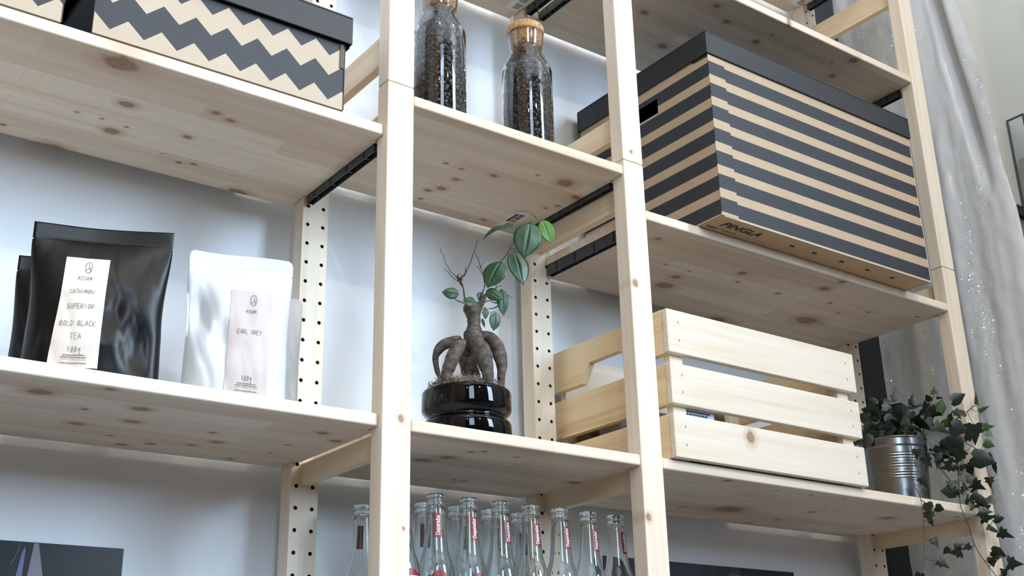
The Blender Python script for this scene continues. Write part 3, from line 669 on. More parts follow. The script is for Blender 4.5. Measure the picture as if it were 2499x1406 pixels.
VINES=[
[(1.1372, 0.05, -0.2133), (1.1368, 0.035, -0.2368), (1.1243, 0.025, -0.2717), (1.0922, 0.01, -0.3228), (1.086, -0.005, -0.3561), (1.0777, -0.012, -0.3875), (1.071, -0.014, -0.4228), (1.0545, -0.014, -0.4838), (1.0416, -0.014, -0.5025)] ,
[(1.2995, 0.05, -0.2194), (1.2574, 0.02, -0.2893), (1.21, -0.005, -0.3581), (1.2052, -0.012, -0.3818), (1.2121, -0.015, -0.4091), (1.2175, -0.02, -0.4475), (1.2386, -0.03, -0.485), (1.2562, -0.03, -0.4973)] ,
[(1.2639, 0.06, -0.2037), (1.2415, 0.0, -0.2192), (1.2351, -0.02, -0.2416), (1.259, -0.03, -0.2581), (1.262, -0.04, -0.2969), (1.2687, -0.04, -0.3415)] ,
[(1.2309, -0.0, -0.2786), (1.2199, -0.015, -0.3448), (1.2552, -0.02, -0.3619), (1.2621, -0.03, -0.3852), (1.2856, -0.03, -0.4041)] ,
[(1.2455, 0.06, -0.2597), (1.254, 0.05, -0.2841), (1.2819, 0.05, -0.3075)] ,
[(1.2221, 0.08, -0.1928), (1.2524, 0.06, -0.1506), (1.2796, 0.06, -0.1189)] ,
[(1.2769, 0.05, -0.192), (1.289, 0.0, -0.1682), (1.3141, -0.01, -0.1488)] ,
]
IVY=[(1.134,0.02,-0.26,0.016,100),(1.154,0.02,-0.272,0.02,70),(1.106,0,-0.32,0.02,60),(1.109,0,-0.334,0.013,95),(1.095,-0.012,-0.37,0.016,90),(1.12,-0.012,-0.376,0.013,20),(1.095,-0.012,-0.387,0.017,100),(1.081,-0.022,-0.404,0.011,60),(1.083,-0.022,-0.436,0.016,70),(1.09,-0.022,-0.475,0.019,40),(1.148,-0.022,-0.439,0.016,20),(1.127,-0.022,-0.451,0.013,120),(1.163,-0.022,-0.454,0.019,170),(1.227,0.0,-0.436,0.014,160),(1.225,-0.02,-0.367,0.012,-90),(1.243,-0.02,-0.373,0.02,15),(1.27,-0.03,-0.357,0.017,-80),(1.248,-0.02,-0.388,0.023,-10),(1.264,-0.02,-0.4,0.02,40),(1.284,-0.03,-0.411,0.023,30),(1.274,-0.03,-0.387,0.016,0),(1.249,-0.03,-0.449,0.022,20),(1.243,-0.03,-0.461,0.017,80),(1.28,-0.04,-0.47,0.024,15),(1.262,-0.04,-0.482,0.017,100),(1.256,-0.04,-0.461,0.014,-120),(1.042,-0.014,-0.5,0.017,100),(1.238,0.02,-0.329,0.023,180),(1.229,-0.022,-0.342,0.026,40),(1.246,-0.022,-0.349,0.02,60),(1.252,0.0,-0.308,0.017,0),(1.234,-0.022,-0.322,0.023,40),(1.241,0.02,-0.28,0.02,180),(1.26,0,-0.278,0.02,80),(1.249,-0.022,-0.269,0.035,15),(1.252,0,-0.253,0.023,100),(1.263,-0.04,-0.311,0.017,100),(1.288,-0.03,-0.261,0.014,60),(1.303,-0.03,-0.276,0.017,80),(1.275,-0.02,-0.201,0.032,85),(1.236,-0.022,-0.228,0.02,0),(1.284,-0.03,-0.238,0.017,20),(1.297,-0.02,-0.157,0.02,-90),(1.3,-0.02,-0.171,0.017,-30),(1.288,-0.03,-0.208,0.02,0),(1.3,-0.03,-0.215,0.013,60),(1.248,-0.022,-0.182,0.017,180),(1.209,-0.022,-0.164,0.026,-20),(1.215,-0.022,-0.181,0.017,60),(1.28,0.06,-0.119,0.013,-80),(1.26,0.06,-0.137,0.013,-100),(1.285,0.06,-0.127,0.01,0),(1.26,0.04,-0.202,0.037,120),(1.255,0.03,-0.223,0.04,70),(1.247,0.05,-0.196,0.032,20),(1.207,0.04,-0.224,0.035,0),(1.231,0.03,-0.244,0.032,110),(1.196,0.05,-0.212,0.032,90),(1.197,0.06,-0.182,0.032,60),(1.195,0.08,-0.166,0.029,-150),(1.223,0.09,-0.145,0.026,0),(1.184,0.08,-0.141,0.026,-90),(1.229,0.08,-0.143,0.02,-90),(1.18,0.1,-0.143,0.026,160),(1.154,0.1,-0.152,0.026,200),(1.137,0.1,-0.17,0.026,180),(1.159,0.08,-0.18,0.023,120),(1.231,0.06,-0.181,0.032,50),(1.261,0.08,-0.148,0.026,20),(1.275,0.07,-0.154,0.023,10),(1.286,0.06,-0.155,0.023,-60),(1.292,0.05,-0.172,0.026,40),(1.196,-0.022,-0.215,0.026,30),(1.113,0.1,-0.197,0.026,120),(1.111,0.09,-0.211,0.026,100),(1.095,0.1,-0.22,0.023,100),(1.141,0.09,-0.195,0.023,60),(1.134,0.08,-0.213,0.02,90),(1.078,0.1,-0.236,0.012,180),(1.125,0.11,-0.178,0.023,200),(1.187,0.1,-0.154,0.02,-140),(1.156,0.06,-0.2,0.023,20),(1.149,0.1,-0.177,0.026,30),(1.136,0.1,-0.152,0.017,-140),(1.125,0.12,-0.176,0.02,170),(1.206,0.07,-0.164,0.023,100),(1.101,0.11,-0.208,0.02,150)]
# ------------------------------------------------------------------ bonsai
BX, BY, BZ = 0.153, 0.095, -0.3575
AZ = Vector((-0.56246, -0.82683, 0)); AR = Vector((0.82683, -0.56246, 0))
def bw(p): return Vector((BX, BY, 0)) + AR*p[0] + AZ*p[1] + Vector((0, 0, p[2]))
t = thing('potted_bonsai', (BX, BY, BZ), 'ginseng ficus bonsai with swollen roots in a glossy black pot', 'bonsai')
m = NT('black_glazed_ceramic'); m.base(lin(4, 5, 7)); m.p(Roughness=0.03); m.b.inputs['Specular IOR Level'].default_value = 0.33; POT = m.mat
R_ = 0.0665
prof = [(0, 0), (0.058, 0), (R_-0.003, 0.002), (R_, 0.007), (R_, 0.028), (R_-0.002, 0.032), (R_-0.0075, 0.036), (R_-0.0085, 0.039), (R_-0.0060, 0.043), (R_-0.001, 0.048), (R_, 0.053), (R_, 0.0755), (R_-0.0012, 0.0785), (R_-0.004, 0.080), (R_-0.0065, 0.0785), (R_-0.0075, 0.073), (R_-0.0085, 0.060), (0, 0.060)]
MB().lathe(prof, (BX, BY, BZ), n=96).build('pot', POT, t, smooth=True)
m = NT('bark'); n1 = m.noise(m.mul(m.coord(), (1, 1, 1.6)), 90, 4, 0.65); m.base(m.ramp(n1, [(0.3, lin(44, 38, 33)), (0.5, lin(78, 69, 62)), (0.72, lin(112, 102, 93))])); m.p(Roughness=0.75); m.bump(m.noise(m.coord(), 150, 4, 0.7), 0.6, 0.0010); BARK = m.mat
m = NT('twig_bark'); m.base(m.mix(m.noise(m.coord(), 120, 3), lin(44, 36, 32), lin(80, 66, 58))); m.p(Roughness=0.8); TWIG = m.mat
def catmull(P, n=5):
    out = []
    for i in range(len(P)-1):
        p0 = P[max(i-1, 0)]; p1 = P[i]; p2 = P[i+1]; p3 = P[min(i+2, len(P)-1)]
        for k in range(n):
            s = k/n
            out.append(tuple(0.5*((2*b)+(-a+c)*s+(2*a-5*b+4*c-d)*s*s+(-a+3*b-3*c+d)*s**3) for a, b, c, d in zip(p0, p1, p2, p3)))
    out.append(tuple(P[-1])); return out
mb = MB()
for k, L in ROOTS.items():
    L = list(L)
    if k in ('left_arm', 'front_lobe', 'center_lobe', 'right_arm', 'back'): L.append((L[-1][0], L[-1][1], L[-1][2]-0.016, L[-1][3]*0.9))
    C4 = catmull([tuple(p) for p in L], 6)
    pts = [bw(c) for c in C4]; rad = [max(0.0008, c[3]*(1.22+0.04*math.sin(i*0.9))) for i, c in enumerate(C4)]
    # rounded ends
    d0 = (pts[0]-pts[1]).normalized(); d1 = (pts[-1]-pts[-2]).normalized()
    pts = [pts[0]+d0*rad[0]*0.85, pts[0]+d0*rad[0]*0.5]+pts+[pts[-1]+d1*rad[-1]*0.5, pts[-1]+d1*rad[-1]*0.85]
    rad = [rad[0]*0.3, rad[0]*0.8]+rad+[rad[-1]*0.8, rad[-1]*0.3]
    mb.tube(pts, rad, 16)
tr = mb.build('trunk', BARK, t, smooth=True)
md = tr.modifiers.new('remesh', 'REMESH'); md.mode = 'VOXEL'; md.voxel_size = 0.0011; md.use_smooth_shade = True
md = tr.modifiers.new('smooth', 'SMOOTH'); md.iterations = 5; md.factor = 0.5
mb = MB()
for ti, L in enumerate(TWIGS):
    L = list(L)
    if ti == 13: continue
    if ti in (10, 11): L.insert(0, (0.0185, 0.0, -0.143, L[0][3]))
    if ti == 12: L.insert(0, (0.0165, 0.0, -0.149, L[0][3]))
    if ti == 15: L.insert(0, (0.0424, 0.0, -0.1132, L[0][3]))
    if ti == 16: L.insert(0, (0.0512, 0.0, -0.130, L[0][3]))
    if ti == 6: L.insert(0, (0.0290, 0.0, -0.109, L[0][3]))
    if ti == 7: L.insert(0, (0.0272, 0.0, -0.0915, L[0][3]))
    if ti == 9: L.insert(0, (0.0205, 0.0, -0.068, L[0][3]))
    if ti == 4: L.insert(0, (0.0175, 0.0, -0.146, 0.0030))
    C4 = catmull([tuple(p) for p in L], 4); mb.tube([bw((c[0], c[1]+0.002*math.sin(i*1.3), c[2])) for i, c in enumerate(C4)], [max(0.0004, c[3]*0.62) for c in C4], 7)
# curled dried stub near the first fork
mb.tube([bw(p) for p in ((-0.0095, 0, -0.098), (-0.0125, 0.001, -0.0905), (-0.010, 0.002, -0.0885), (-0.0075, 0.002, -0.0895))], [0.0022, 0.0012, 0.0006, 0.0003], 6)
mb.build('branches', TWIG, t, smooth=True)
def leaf_grid(mb, base, tip, width, nrm, droop=0.1, fold=0.18, tipw=0.12, mi=0, n=12):
    base, tip = Vector(base), Vector(tip); ax = tip-base; L = ax.length; a = ax/L
    nn = (nrm-a*nrm.dot(a)).normalized(); sd = a.cross(nn)
    rows = []
    for i in range(n+1):
        s = i/n
        wv = math.sin(PI*min(1, (s*1.02))**0.82)**0.72 if 0 < s < 1 else 0.0
        if s > 0.86: wv *= 0.75
        wv = max(wv, 0.0)
        c = base+a*(L*s)+nn*(droop*L*math.sin(PI*s))
        row = []
        for j in range(-4, 5):
            q = j/4*width/2*wv
            row.append(c+sd*q-nn*(fold*abs(q))+nn*(0.010*width*math.sin(s*7+j*0.6)))
        rows.append(row)
    mb.quadgrid([r[:5] for r in rows], mi).quadgrid([r[4:] for r in rows], mi)
m = NT('waxy_leaf'); n1 = m.noise(m.coord(), 40, 3); m.base(m.mix(n1, lin(30, 62, 40), lin(48, 86, 56))); m.p(Roughness=0.36)
LEAF = m.mat
m = NT('young_leaf'); n1 = m.noise(m.coord(), 40, 3); m.base(m.mix(n1, lin(78, 128, 58), lin(104, 156, 74))); m.p(Roughness=0.3)
tl = m.node('ShaderNodeBsdfTranslucent'); tl.inputs[0].default_value = lin(120, 176, 70); mx = m.node('ShaderNodeMixShader'); mx.inputs[0].default_value = 0.3
m.l.new(m.b.outputs[0], mx.inputs[1]); m.l.new(tl.outputs[0], mx.inputs[2]); m.l.new(mx.outputs[0], m.out.inputs[0]); LEAFY = m.mat
rnd = random.Random(5)
mb = MB(); stem = MB()
for i, (b, p, wd) in enumerate(LEAVES):
    n = AZ*1.0+Vector((rnd.uniform(-.35, .35), rnd.uniform(-.2, .2), rnd.uniform(-.1, .45)))
    if i in (3, 13): n = AZ*0.75+Vector((0, 0, 0.75))
    leaf_grid(mb, bw(b), bw(p), wd*1.12, n, droop=0.22 if i == 3 else 0.07, fold=0.12, mi=1 if i == 4 else 0)
lo = mb.build('foliage', [LEAF, LEAFY], t, smooth=True)
md = lo.modifiers.new('thick', 'SOLIDIFY'); md.thickness = 0.0005; md.offset = 0
# moss and dry rootlets in the pot
mb = MB(); rnd = random.Random(11)
mb.lathe([(0, 0.084), (0.03, 0.083), (0.050, 0.078), (0.0585, 0.070), (0.057, 0.061), (0, 0.061)], (BX, BY, BZ), n=32)
for i in range(800):
    a = rnd.random()*2*PI; r = 0.055*math.sqrt(rnd.random()); z = BZ+0.081+0.012*(1-r/0.06)+rnd.random()*0.009
    p = Vector((BX+r*math.cos(a), BY+r*math.sin(a), z)); pts = [p]; d = Vector((rnd.gauss(0, 1), rnd.gauss(0, 1), rnd.gauss(0.2, .5))).normalized()
    for k in range(3):
        d = (d+Vector((rnd.gauss(0, .5), rnd.gauss(0, .5), rnd.gauss(0, .4)))).normalized(); q = pts[-1]+d*0.0042
        rr = math.hypot(q.x-BX, q.y-BY)
        if rr > 0.057: q.x = BX+(q.x-BX)*0.057/rr; q.y = BY+(q.y-BY)*0.057/rr
        q.z = min(q.z, BZ+0.104)
        pts.append(q)
    mb.tube(pts, [0.0006, 0.0005, 0.0004, 0.0002], 4, mi=1)
m = NT('potting_soil'); m.base(m.mix(m.noise(m.coord(), 150, 3), lin(40, 32, 27), lin(74, 62, 54))); m.p(Roughness=0.95); SOIL = m.mat
m = NT('dry_rootlets'); m.base(m.mix(m.noise(m.coord(), 80, 2), lin(88, 74, 62), lin(168, 150, 132))); m.p(Roughness=0.85); RTL = m.mat
tag(mb.build('moss_and_rootlets', [SOIL, RTL], t), kind='stuff')

# ------------------------------------------------------------------ slatted crate
CX0, CX1, CY0, CY1, CZ = 0.4695, 0.9330, -0.012, 0.293, -0.3573
t = thing('wooden_crate', ((CX0+CX1)/2, (CY0+CY1)/2, CZ), 'open slatted pine crate with cut-out hand grips standing on the shelf', 'crate')
CRX = pine('crate_pine_x', 'x', tone=(224, 213, 196), dark=(214, 194, 168), rand=0.9, knots=[(0.640, -0.305, 0.010)], plane='xz', off=tuple(t.location))
CRY = pine('crate_pine_y', 'y', tone=(238, 214, 174), dark=(214, 180, 134), rand=0.85)
zs = [(CZ+0.0006, CZ+0.0706), (CZ+0.0862, CZ+0.1535), (CZ+0.1705, CZ+0.2440)]
sth = 0.0125
for nm, (ya, yb) in (('front_slat', (CY0, CY0+sth)), ('back_slat', (CY1-sth, CY1))):
    for a, b in zs: MB().box(CX0, CX1, ya, yb, a, b).build(nm, CRX, t, bevel=0.0018, seg=2)

for k, (xa, xb) in enumerate(((CX0, CX0+sth), (CX1-sth, CX1))):
    y0, y1 = CY0+sth+0.0002, CY1-sth-0.0002
    for i, (a, b) in enumerate(zs):
        mb = MB()
        if i < 2: mb.box(xa, xb, y0, y1, a, b)
        else:
            ym = (y0+y1)/2+0.004; g = [(y0, a), (ym-0.062, a), (ym-0.040, a+0.033), (ym+0.040, a+0.033), (ym+0.062, a), (y1, a), (y1, b), (y0, b)]
            lo = [(xa, p, q) for p, q in g]; hi = [(xb, p, q) for p, q in g]
            # split into convex quads
            idx = [(0, 1, 2, 7), (7, 2, 3, 6), (6, 3, 4, 5)]
            for q in idx: mb.poly([lo[z_] for z_ in q]).poly([hi[z_] for z_ in q][::-1])
            for z_ in range(8): z2 = (z_+1) % 8; mb.poly([lo[z_], lo[z2], hi[z2], hi[z_]])
        mb.build('side_slat', CRY, t, weld=True)
for xa in (CX0+sth, CX1-sth-0.028):
    for ya in (CY0+sth, CY1-sth-0.014):
        MB().box(xa+0.0002, xa+0.028, ya+0.0002, ya+0.014, CZ+0.0006, CZ+0.240).build('corner_post', PINE_Z, t)
for i in range(5): MB().box(CX0+sth+0.0005, CX1-sth-0.0005, CY0+0.030+i*0.049, CY0+0.072+i*0.049, CZ+0.006, CZ+0.014).build('bottom_slat', CRX, t)
for xx in (CX0+0.024, CX1-0.024):
    for a, b in zs:
        for f in (0.3, 0.72): MB().box(xx-0.0006, xx+0.0006, CY0-0.0002, CY0+0.001, a+(b-a)*f-0.002, a+(b-a)*f+0.002).build('staple', INK, t)
# what lies in the crate
zc = CZ+0.0148
o = tag(MB().box(0.5115, 0.578, 0.0045, 0.045, zc, zc+0.115).build('packet', plain('pale_blue_packet', lin(196, 212, 228), 0.35), loc=(0.545, 0.040, zc), bevel=0.003), 'pale blue printed packet seen through the lower gap of the crate', 'packet')
mb = MB()
rnd = random.Random(2)
for r in range(4):
    x = 0.514
    while x < 0.564-0.006*r:
        wd = rnd.uniform(0.002, 0.006); mb.box(x, x+wd, 0.0038, 0.0044, zc+0.0665-r*0.0042, zc+0.0690-r*0.0042); x += wd+0.0016
mb.build('print', INK, o)
tag(MB().box(0.592, 0.645, 0.045, 0.115, zc, zc+0.100).build('cardboard_packet', plain('grey_card', lin(178, 166, 150), 0.7), loc=(0.62, 0.08, zc), bevel=0.002), 'grey brown carton beside the pale blue packet in the crate', 'carton')
tag(MB().lathe([(0, 0), (0.021, 0), (0.0215, 0.004), (0.0215, 0.060), (0.018, 0.066), (0.018, 0.078), (0, 0.078)], (0.676, 0.075, zc), n=32).build('dark_tin', plain('dark_tin_paint', lin(40, 38, 30), 0.3), loc=(0.676, 0.075, zc), smooth=True), 'small dark tin seen in the middle of the crate', 'tin')
tag(MB().box(0.705, 0.890, 0.030, 0.100, zc, zc+0.070).build('cardboard_tray', plain('pale_card', lin(186, 172, 154), 0.75), loc=(0.79, 0.065, zc), bevel=0.002), 'long pale cardboard carton in the right half of the crate', 'carton')
tag(MB().box(0.500, 0.560, 0.150, 0.205, zc, zc+0.105).build('clear_pack', plain('silver_foil_pack', lin(176, 176, 180), 0.18, 0.7), loc=(0.53, 0.178, zc), bevel=0.004), 'silvery pack seen through the side gap of the crate', 'packet')
tag(MB().box(0.500, 0.575, 0.225, 0.262, zc, zc+0.11).build('cardboard_packet', plain('brown_card', lin(120, 92, 72), 0.7), loc=(0.538, 0.24, zc), bevel=0.002), 'brown carton at the back left of the crate', 'carton')

# ------------------------------------------------------------------ ivy in a zinc pail
PX, PY, PZ = 1.170, 0.100, -0.3573
t = thing('potted_ivy', (PX, PY, PZ), 'trailing ivy in a ribbed zinc pail beside the crate', 'ivy plant')
m = NT('zinc'); m.base(m.mix(m.noise(m.coord(), 18, 4), lin(112, 114, 114), lin(146, 148, 150))); m.p(Roughness=0.27, Metallic=1.0); ZINC = m.mat
R0, R1, HH = 0.059, 0.0665, 0.131
prof = [(0, 0), (R0-0.002, 0), (R0, 0.003)]
for i in range(1, 160):
    z = 0.003+(HH-0.006)*i/160; r = R0+(R1-R0)*z/HH
    if 0.050 < z < 0.104: r += 0.00032*math.sin((z-0.050)/0.0054*2*PI)*(1 if (z-0.050)%0.018 < 0.0125 else 0)
    prof.append((r, z))
prof += [(R1+0.0005, HH-0.003), (R1+0.0016, HH-0.0015), (R1+0.0012, HH), (R1-0.0006, HH), (R1-0.001, HH-0.02), (0.052, HH-0.022), (0, HH-0.022)]
MB().lathe(prof, (PX, PY, PZ), n=72).build('pail', ZINC, t, smooth=True)
tag(MB().lathe([(0, HH-0.010), (0.045, HH-0.011), (0.0612, HH-0.014), (0.0612, HH-0.021), (0, HH-0.021)], (PX, PY, PZ), n=32).build('soil', SOIL, t), kind='stuff')
m = NT('ivy_stem'); m.base(lin(64, 58, 38)); m.p(Roughness=0.6); IST = m.mat
mb = MB()
for V in VINES:
    C4 = catmull(V, 6); mb.tube(C4, [0.0010-0.0004*i/len(C4) for i in range(len(C4))], 6)
rnd = random.Random(9)
camr = Vector((0.80, -0.60, 0)); caz = Vector((-0.72, -0.62, -0.32)).normalized()
m = NT('ivy_leaf'); n1 = m.noise(m.coord(), 70, 4); m.base(m.mix(n1, lin(19, 30, 24), lin(34, 50, 35))); m.p(Roughness=0.38); IVL = m.mat
m = NT('ivy_young_leaf'); m.base(m.mix(m.noise(m.coord(), 60, 3), lin(50, 80, 40), lin(70, 104, 52))); m.p(Roughness=0.42); IVY2 = m.mat
IVSHAPE = [(0, 0), (-0.10, 0.20), (-0.02, 0.52), (0.16, 0.34), (0.34, 0.46), (0.42, 0.24), (1.0, 0.0), (0.42, -0.24), (0.34, -0.46), (0.16, -0.34), (-0.02, -0.52), (-0.10, -0.20)]
lf = MB()
IVSLIM = [(0, 0), (-0.04, 0.14), (0.02, 0.34), (0.20, 0.22), (0.36, 0.24), (0.60, 0.17), (1.05, 0.0), (0.60, -0.17), (0.36, -0.24), (0.20, -0.22), (0.02, -0.34), (-0.04, -0.14)]
IVWIDE = [(0, 0), (-0.12, 0.16), (-0.04, 0.40), (0.16, 0.44), (0.38, 0.46), (0.62, 0.26), (0.92, 0.0), (0.62, -0.26), (0.38, -0.46), (0.16, -0.44), (-0.04, -0.40), (-0.12, -0.16)]
def ivy_leaf(c, size, ang, tilt=0.5, mi=0):
    a = math.radians(ang); ax = (camr*math.cos(a)-Vector((0, 0, 1))*math.sin(a)); n = caz+Vector((rnd.gauss(0, tilt), rnd.gauss(0, tilt), rnd.gauss(0.1, tilt)))
    n.normalize(); ax = (ax-n*ax.dot(n)*0.8).normalized(); sd = n.cross(ax).normalized(); n = ax.cross(sd)
    b = len(lf.v); k = rnd.uniform(.8, 1.1)
    P = []
    for (p, q) in rnd.choice((IVSHAPE, IVSHAPE, IVSLIM, IVWIDE)):
        P.append(c+ax*(p*size)+sd*(q*size*k)-n*(0.22*abs(q)*size+0.12*p*p*size))
    lf.v += [tuple(c+ax*size*0.25+n*0.0)]+[tuple(p) for p in P]
    N = len(P)
    for i in range(N): lf.f.append((b, b+1+i, b+1+(i+1) % N)); lf.m.append(mi)
    return P[0]
for (x, y, z, sz, an) in IVY:
    p = Vector((x, y, z)); ivy_leaf(p, sz*1.3, an+rnd.uniform(-12, 12), 0.28, 1 if x > 1.262 and z > -0.24 and rnd.random() < 0.55 else 0)
# dense crown over the rim of the pail
for i in range(150):
    a = rnd.random()*2*PI; r = 0.070*math.sqrt(rnd.random()); h = rnd.random()
    p = Vector((PX+0.004+r*math.cos(a), PY+0.012+0.9*r*math.sin(a), PZ+HH+0.002+0.052*h*(1-(r/0.085)**2)))
    ivy_leaf(p, rnd.uniform(0.014, 0.028), rnd.uniform(0, 360), 0.7)
    if i % 2: mb.tube([Vector((PX+0.4*r*math.cos(a), PY+0.4*r*math.sin(a), PZ+HH-0.012)), (p+Vector((PX, PY, PZ+HH)))/2+Vector((0, 0, 0.008)), p], 0.0006, 5)
for i in range(46):   # right side cascade towards the post
    s = rnd.random(); p = Vector((1.215+0.040*s+rnd.gauss(0, .008), 0.045-0.06*s+rnd.gauss(0, .01), -0.215-0.17*s**1.4+rnd.gauss(0, .018)))
    ivy_leaf(p, rnd.uniform(0.012, 0.024), rnd.uniform(0, 360), 0.6)
# petioles from the trailing stems to their leaves
for (x, y, z, sz, an) in IVY[:44]:
    p = Vector((x, y, z)); best = None
    for V in VINES:
        for q in catmull(V, 4):
            d = (Vector(q)-p).length
            if best is None or d < best[0]: best = (d, q)
    if best[0] < 0.05: q = Vector(best[1]); mb.tube([q, (p+q)/2+Vector((0, 0, -0.003)), p], 0.00055, 5)
mb.build('stems', IST, t, smooth=True)
lo = lf.build('foliage', [IVL, IVY2], t, smooth=True)

# ------------------------------------------------------------------ empty glass bottles
BZ0 = -0.6640; BH = 0.2270
def bottle_profile():
    k = 1.0
    out = [(0.0, 0.004), (0.020, 0.001), (0.0245, 0.0), (0.0266, 0.004), (0.0269, 0.010), (0.0269, 0.112), (0.0262, 0.120), (0.0240, 0.130), (0.0206, 0.140), (0.0180, 0.149), (0.0163, 0.160), (0.0150, 0.175), (0.0134, 0.196), (0.0124, 0.205), (0.0121, 0.209), (0.0132, 0.2105), (0.0136, 0.213), (0.0131, 0.2155), (0.0122, 0.2165), (0.0123, 0.219), (0.0132, 0.2205), (0.0134, 0.2235), (0.0127, 0.2262), (0.0115, 0.2270)]
    inn = [(0.0096, 0.2262), (0.0092, 0.222), (0.0094, 0.206), (0.0106, 0.196), (0.0124, 0.175), (0.0138, 0.160), (0.0155, 0.149), (0.0182, 0.140), (0.0216, 0.130), (0.0238, 0.120), (0.0246, 0.112), (0.0246, 0.011), (0.021, 0.007), (0.0, 0.009)]
    return out+inn
RED = plain('red_print', lin(116, 12, 26), 0.4); WPR = plain('white_print', lin(238, 236, 238), 0.4)
DGR = plain('dark_green_print', lin(52, 66, 52), 0.4)
def rad_at(z):
    P = bottle_profile()[:24]
    for (r0, z0), (r1, z1) in zip(P, P[1:]):
        if z0 <= z <= z1 and z1 > z0: return r0+(r1-r0)*(z-z0)/(z1-z0)
    return 0.027
def wrap(x, z, off):   # x = arc length from the front middle
    r = rad_at(z)+off; a = -PI/2+x/rad_at(z); return (r*math.cos(a), r*math.sin(a), z)
def bottle(src, x, y, rz, label):
    if src is None:
        t = thing('glass_bottle', (0, 0, 0), label, 'bottle', 'empty clear glass bottles in rows')
        MB().lathe(bottle_profile(), n=40).build('glass_body', GLASS, t, smooth=True)
        mb = MB()
        # neck print: tall red block
        for (xa, xb, za, zb, mi, of) in ((-0.0054, 0.0054, 0.166, 0.199, 0, 0.0003),):
            mb.quadgrid([[wrap(xa+(xb-xa)*i/10, za+(zb-za)*j/8, of) for i in range(11)] for j in range(9)], mi)
        put_text(mb, 'Desperados', 0.0070, lambda x, y: wrap(-y*1.2, 0.1825+x*0.80, 0.0006), 1, bold=0.0001)
        mb.build('neck_print', [RED, WPR, DGR], t); mb = MB()
        # main shield: red panel with a peak and dark wings
        mb.quadgrid([[wrap(-0.021+0.042*i/24, 0.045+0.066*j/8, 0.0003) for i in range(25)] for j in range(9)], 0)
        mb.quadgrid([[wrap(-0.012+0.024*i/16, 0.111+(0.0015+0.0085*math.sin(PI*i/16)**0.7)*j/4, 0.0003) for i in range(17)] for j in range(5)], 0)
        for s in (-1, 1): mb.quadgrid([[wrap(s*(0.0125+0.0075*i/6), 0.1112+(0.0035-0.002*i/6)*j/2, 0.0003) for i in range(7)] for j in range(3)], 2)
        b = len(mb.v)
        put_text(mb, 'DESPERADOS', 0.0070, lambda x, y: wrap(x*0.98, 0.1000+y*2.3, 0.0006), 1, bold=0.00015)
        mb.quadgrid([[wrap(-0.0212+0.0424*i/24, 0.1102+0.0008*j, 0.0005) for i in range(25)] for j in range(2)], 1)
        mb.build('body_print', [RED, WPR, DGR], t)
    else:
        t = src.copy(); COL.objects.link(t); t['label'] = label
        for ch in list(src.children):
            c = ch.copy(); COL.objects.link(c); c.parent = t
    t.location = (x, y, BZ0+0.0003); t.rotation_euler = (0, 0, rz)
    return t
names = ['front row glass bottle right beside the left post, half hidden by it', 'second glass bottle from the left in the front row', 'third glass bottle from the left in the front row', 'fourth glass bottle from the left in the front row, under the middle of the shelf',
         'fifth glass bottle from the left in the front row', 'third glass bottle from the right in the front row, by the post holes', 'second glass bottle from the right in the front row', 'rightmost glass bottle in the front row, standing clear of the others']
rots = [0.05, -0.35, 0.0, 0.25, 0.05, 0.1, 0.12, 0.25]
b0 = None
for i in range(8):
    x = 0.0350+0.0548*i if i else 0.0345
    b = bottle(b0, x, 0.080, rots[i], names[i]); b0 = b0 or b
for i, x in enumerate((0.052, 0.107, 0.164, 0.222, 0.278)):
    bottle(b0, x, 0.138, (0.3, 2.6, 1.9, 0.6, 2.2)[i], ['rear row glass bottle behind the post, leftmost of the rear row', 'rear row glass bottle showing between the first and second front bottles', 'rear row glass bottle showing left of the third front bottle', 'rear row glass bottle showing left of the fourth front bottle', 'rear row glass bottle showing left of the fifth front bottle'][i])
bottle(b0, 0.0400, 0.196, 2.9, 'glass bottle standing alone left of the wide post, at the very back')

# ------------------------------------------------------------------ posters on the wall
def poster(x0, x1, z0, z1, label, matp, extra):
    o = MB().box(x0, x1, WALLY-0.0025, WALLY-0.0003, z0, z1).build('poster', matp, loc=((x0+x1)/2, WALLY, z0))
    tag(o, label, 'poster', 'dark photo posters on the back wall')
    e = MB(); 
    mats = []
    for pts, mt in extra:
        if mt not in mats: mats.append(mt)
        e.poly([(p, WALLY-0.0031, q) for p, q in pts], mats.index(mt))
    e.build('picture_motif', mats, o)
m = NT('night_photo'); m.base(m.mix(m.noise(m.coord(), 9, 3), lin(10, 12, 18), lin(20, 24, 32))); m.p(Roughness=0.3); NIGHT = m.mat
GLOW = plain('grey_violet_print', lin(122, 116, 124), 0.35); BLUEP = plain('slate_blue_print', lin(96, 100, 140), 0.35); THIN = plain('faint_grey_print', lin(84, 84, 90), 0.35)
poster(-0.62, -0.2577, -0.92, -0.5035, 'dark poster showing pale glass shapes, at the lower left', NIGHT, [
    ([(-0.3760, -0.5045), (-0.3700, -0.5048), (-0.362, -0.540), (-0.352, -0.585), (-0.386, -0.585), (-0.380, -0.545)], GLOW),
    ([(-0.3870, -0.509), (-0.3858, -0.515), (-0.387, -0.560), (-0.394, -0.585), (-0.396, -0.56), (-0.3905, -0.520)], BLUEP),
    ([(-0.3935, -0.5045), (-0.3925, -0.5045), (-0.396, -0.520), (-0.402, -0.534), (-0.403, -0.534), (-0.397, -0.520)], THIN)])
m = NT('cloudy_photo'); m.base(m.ramp(m.noise(m.coord(), 11, 3), [(0.35, lin(24, 28, 38)), (0.6, lin(58, 60, 74)), (0.8, lin(96, 92, 108))])); m.p(Roughness=0.3); CLOUD = m.mat
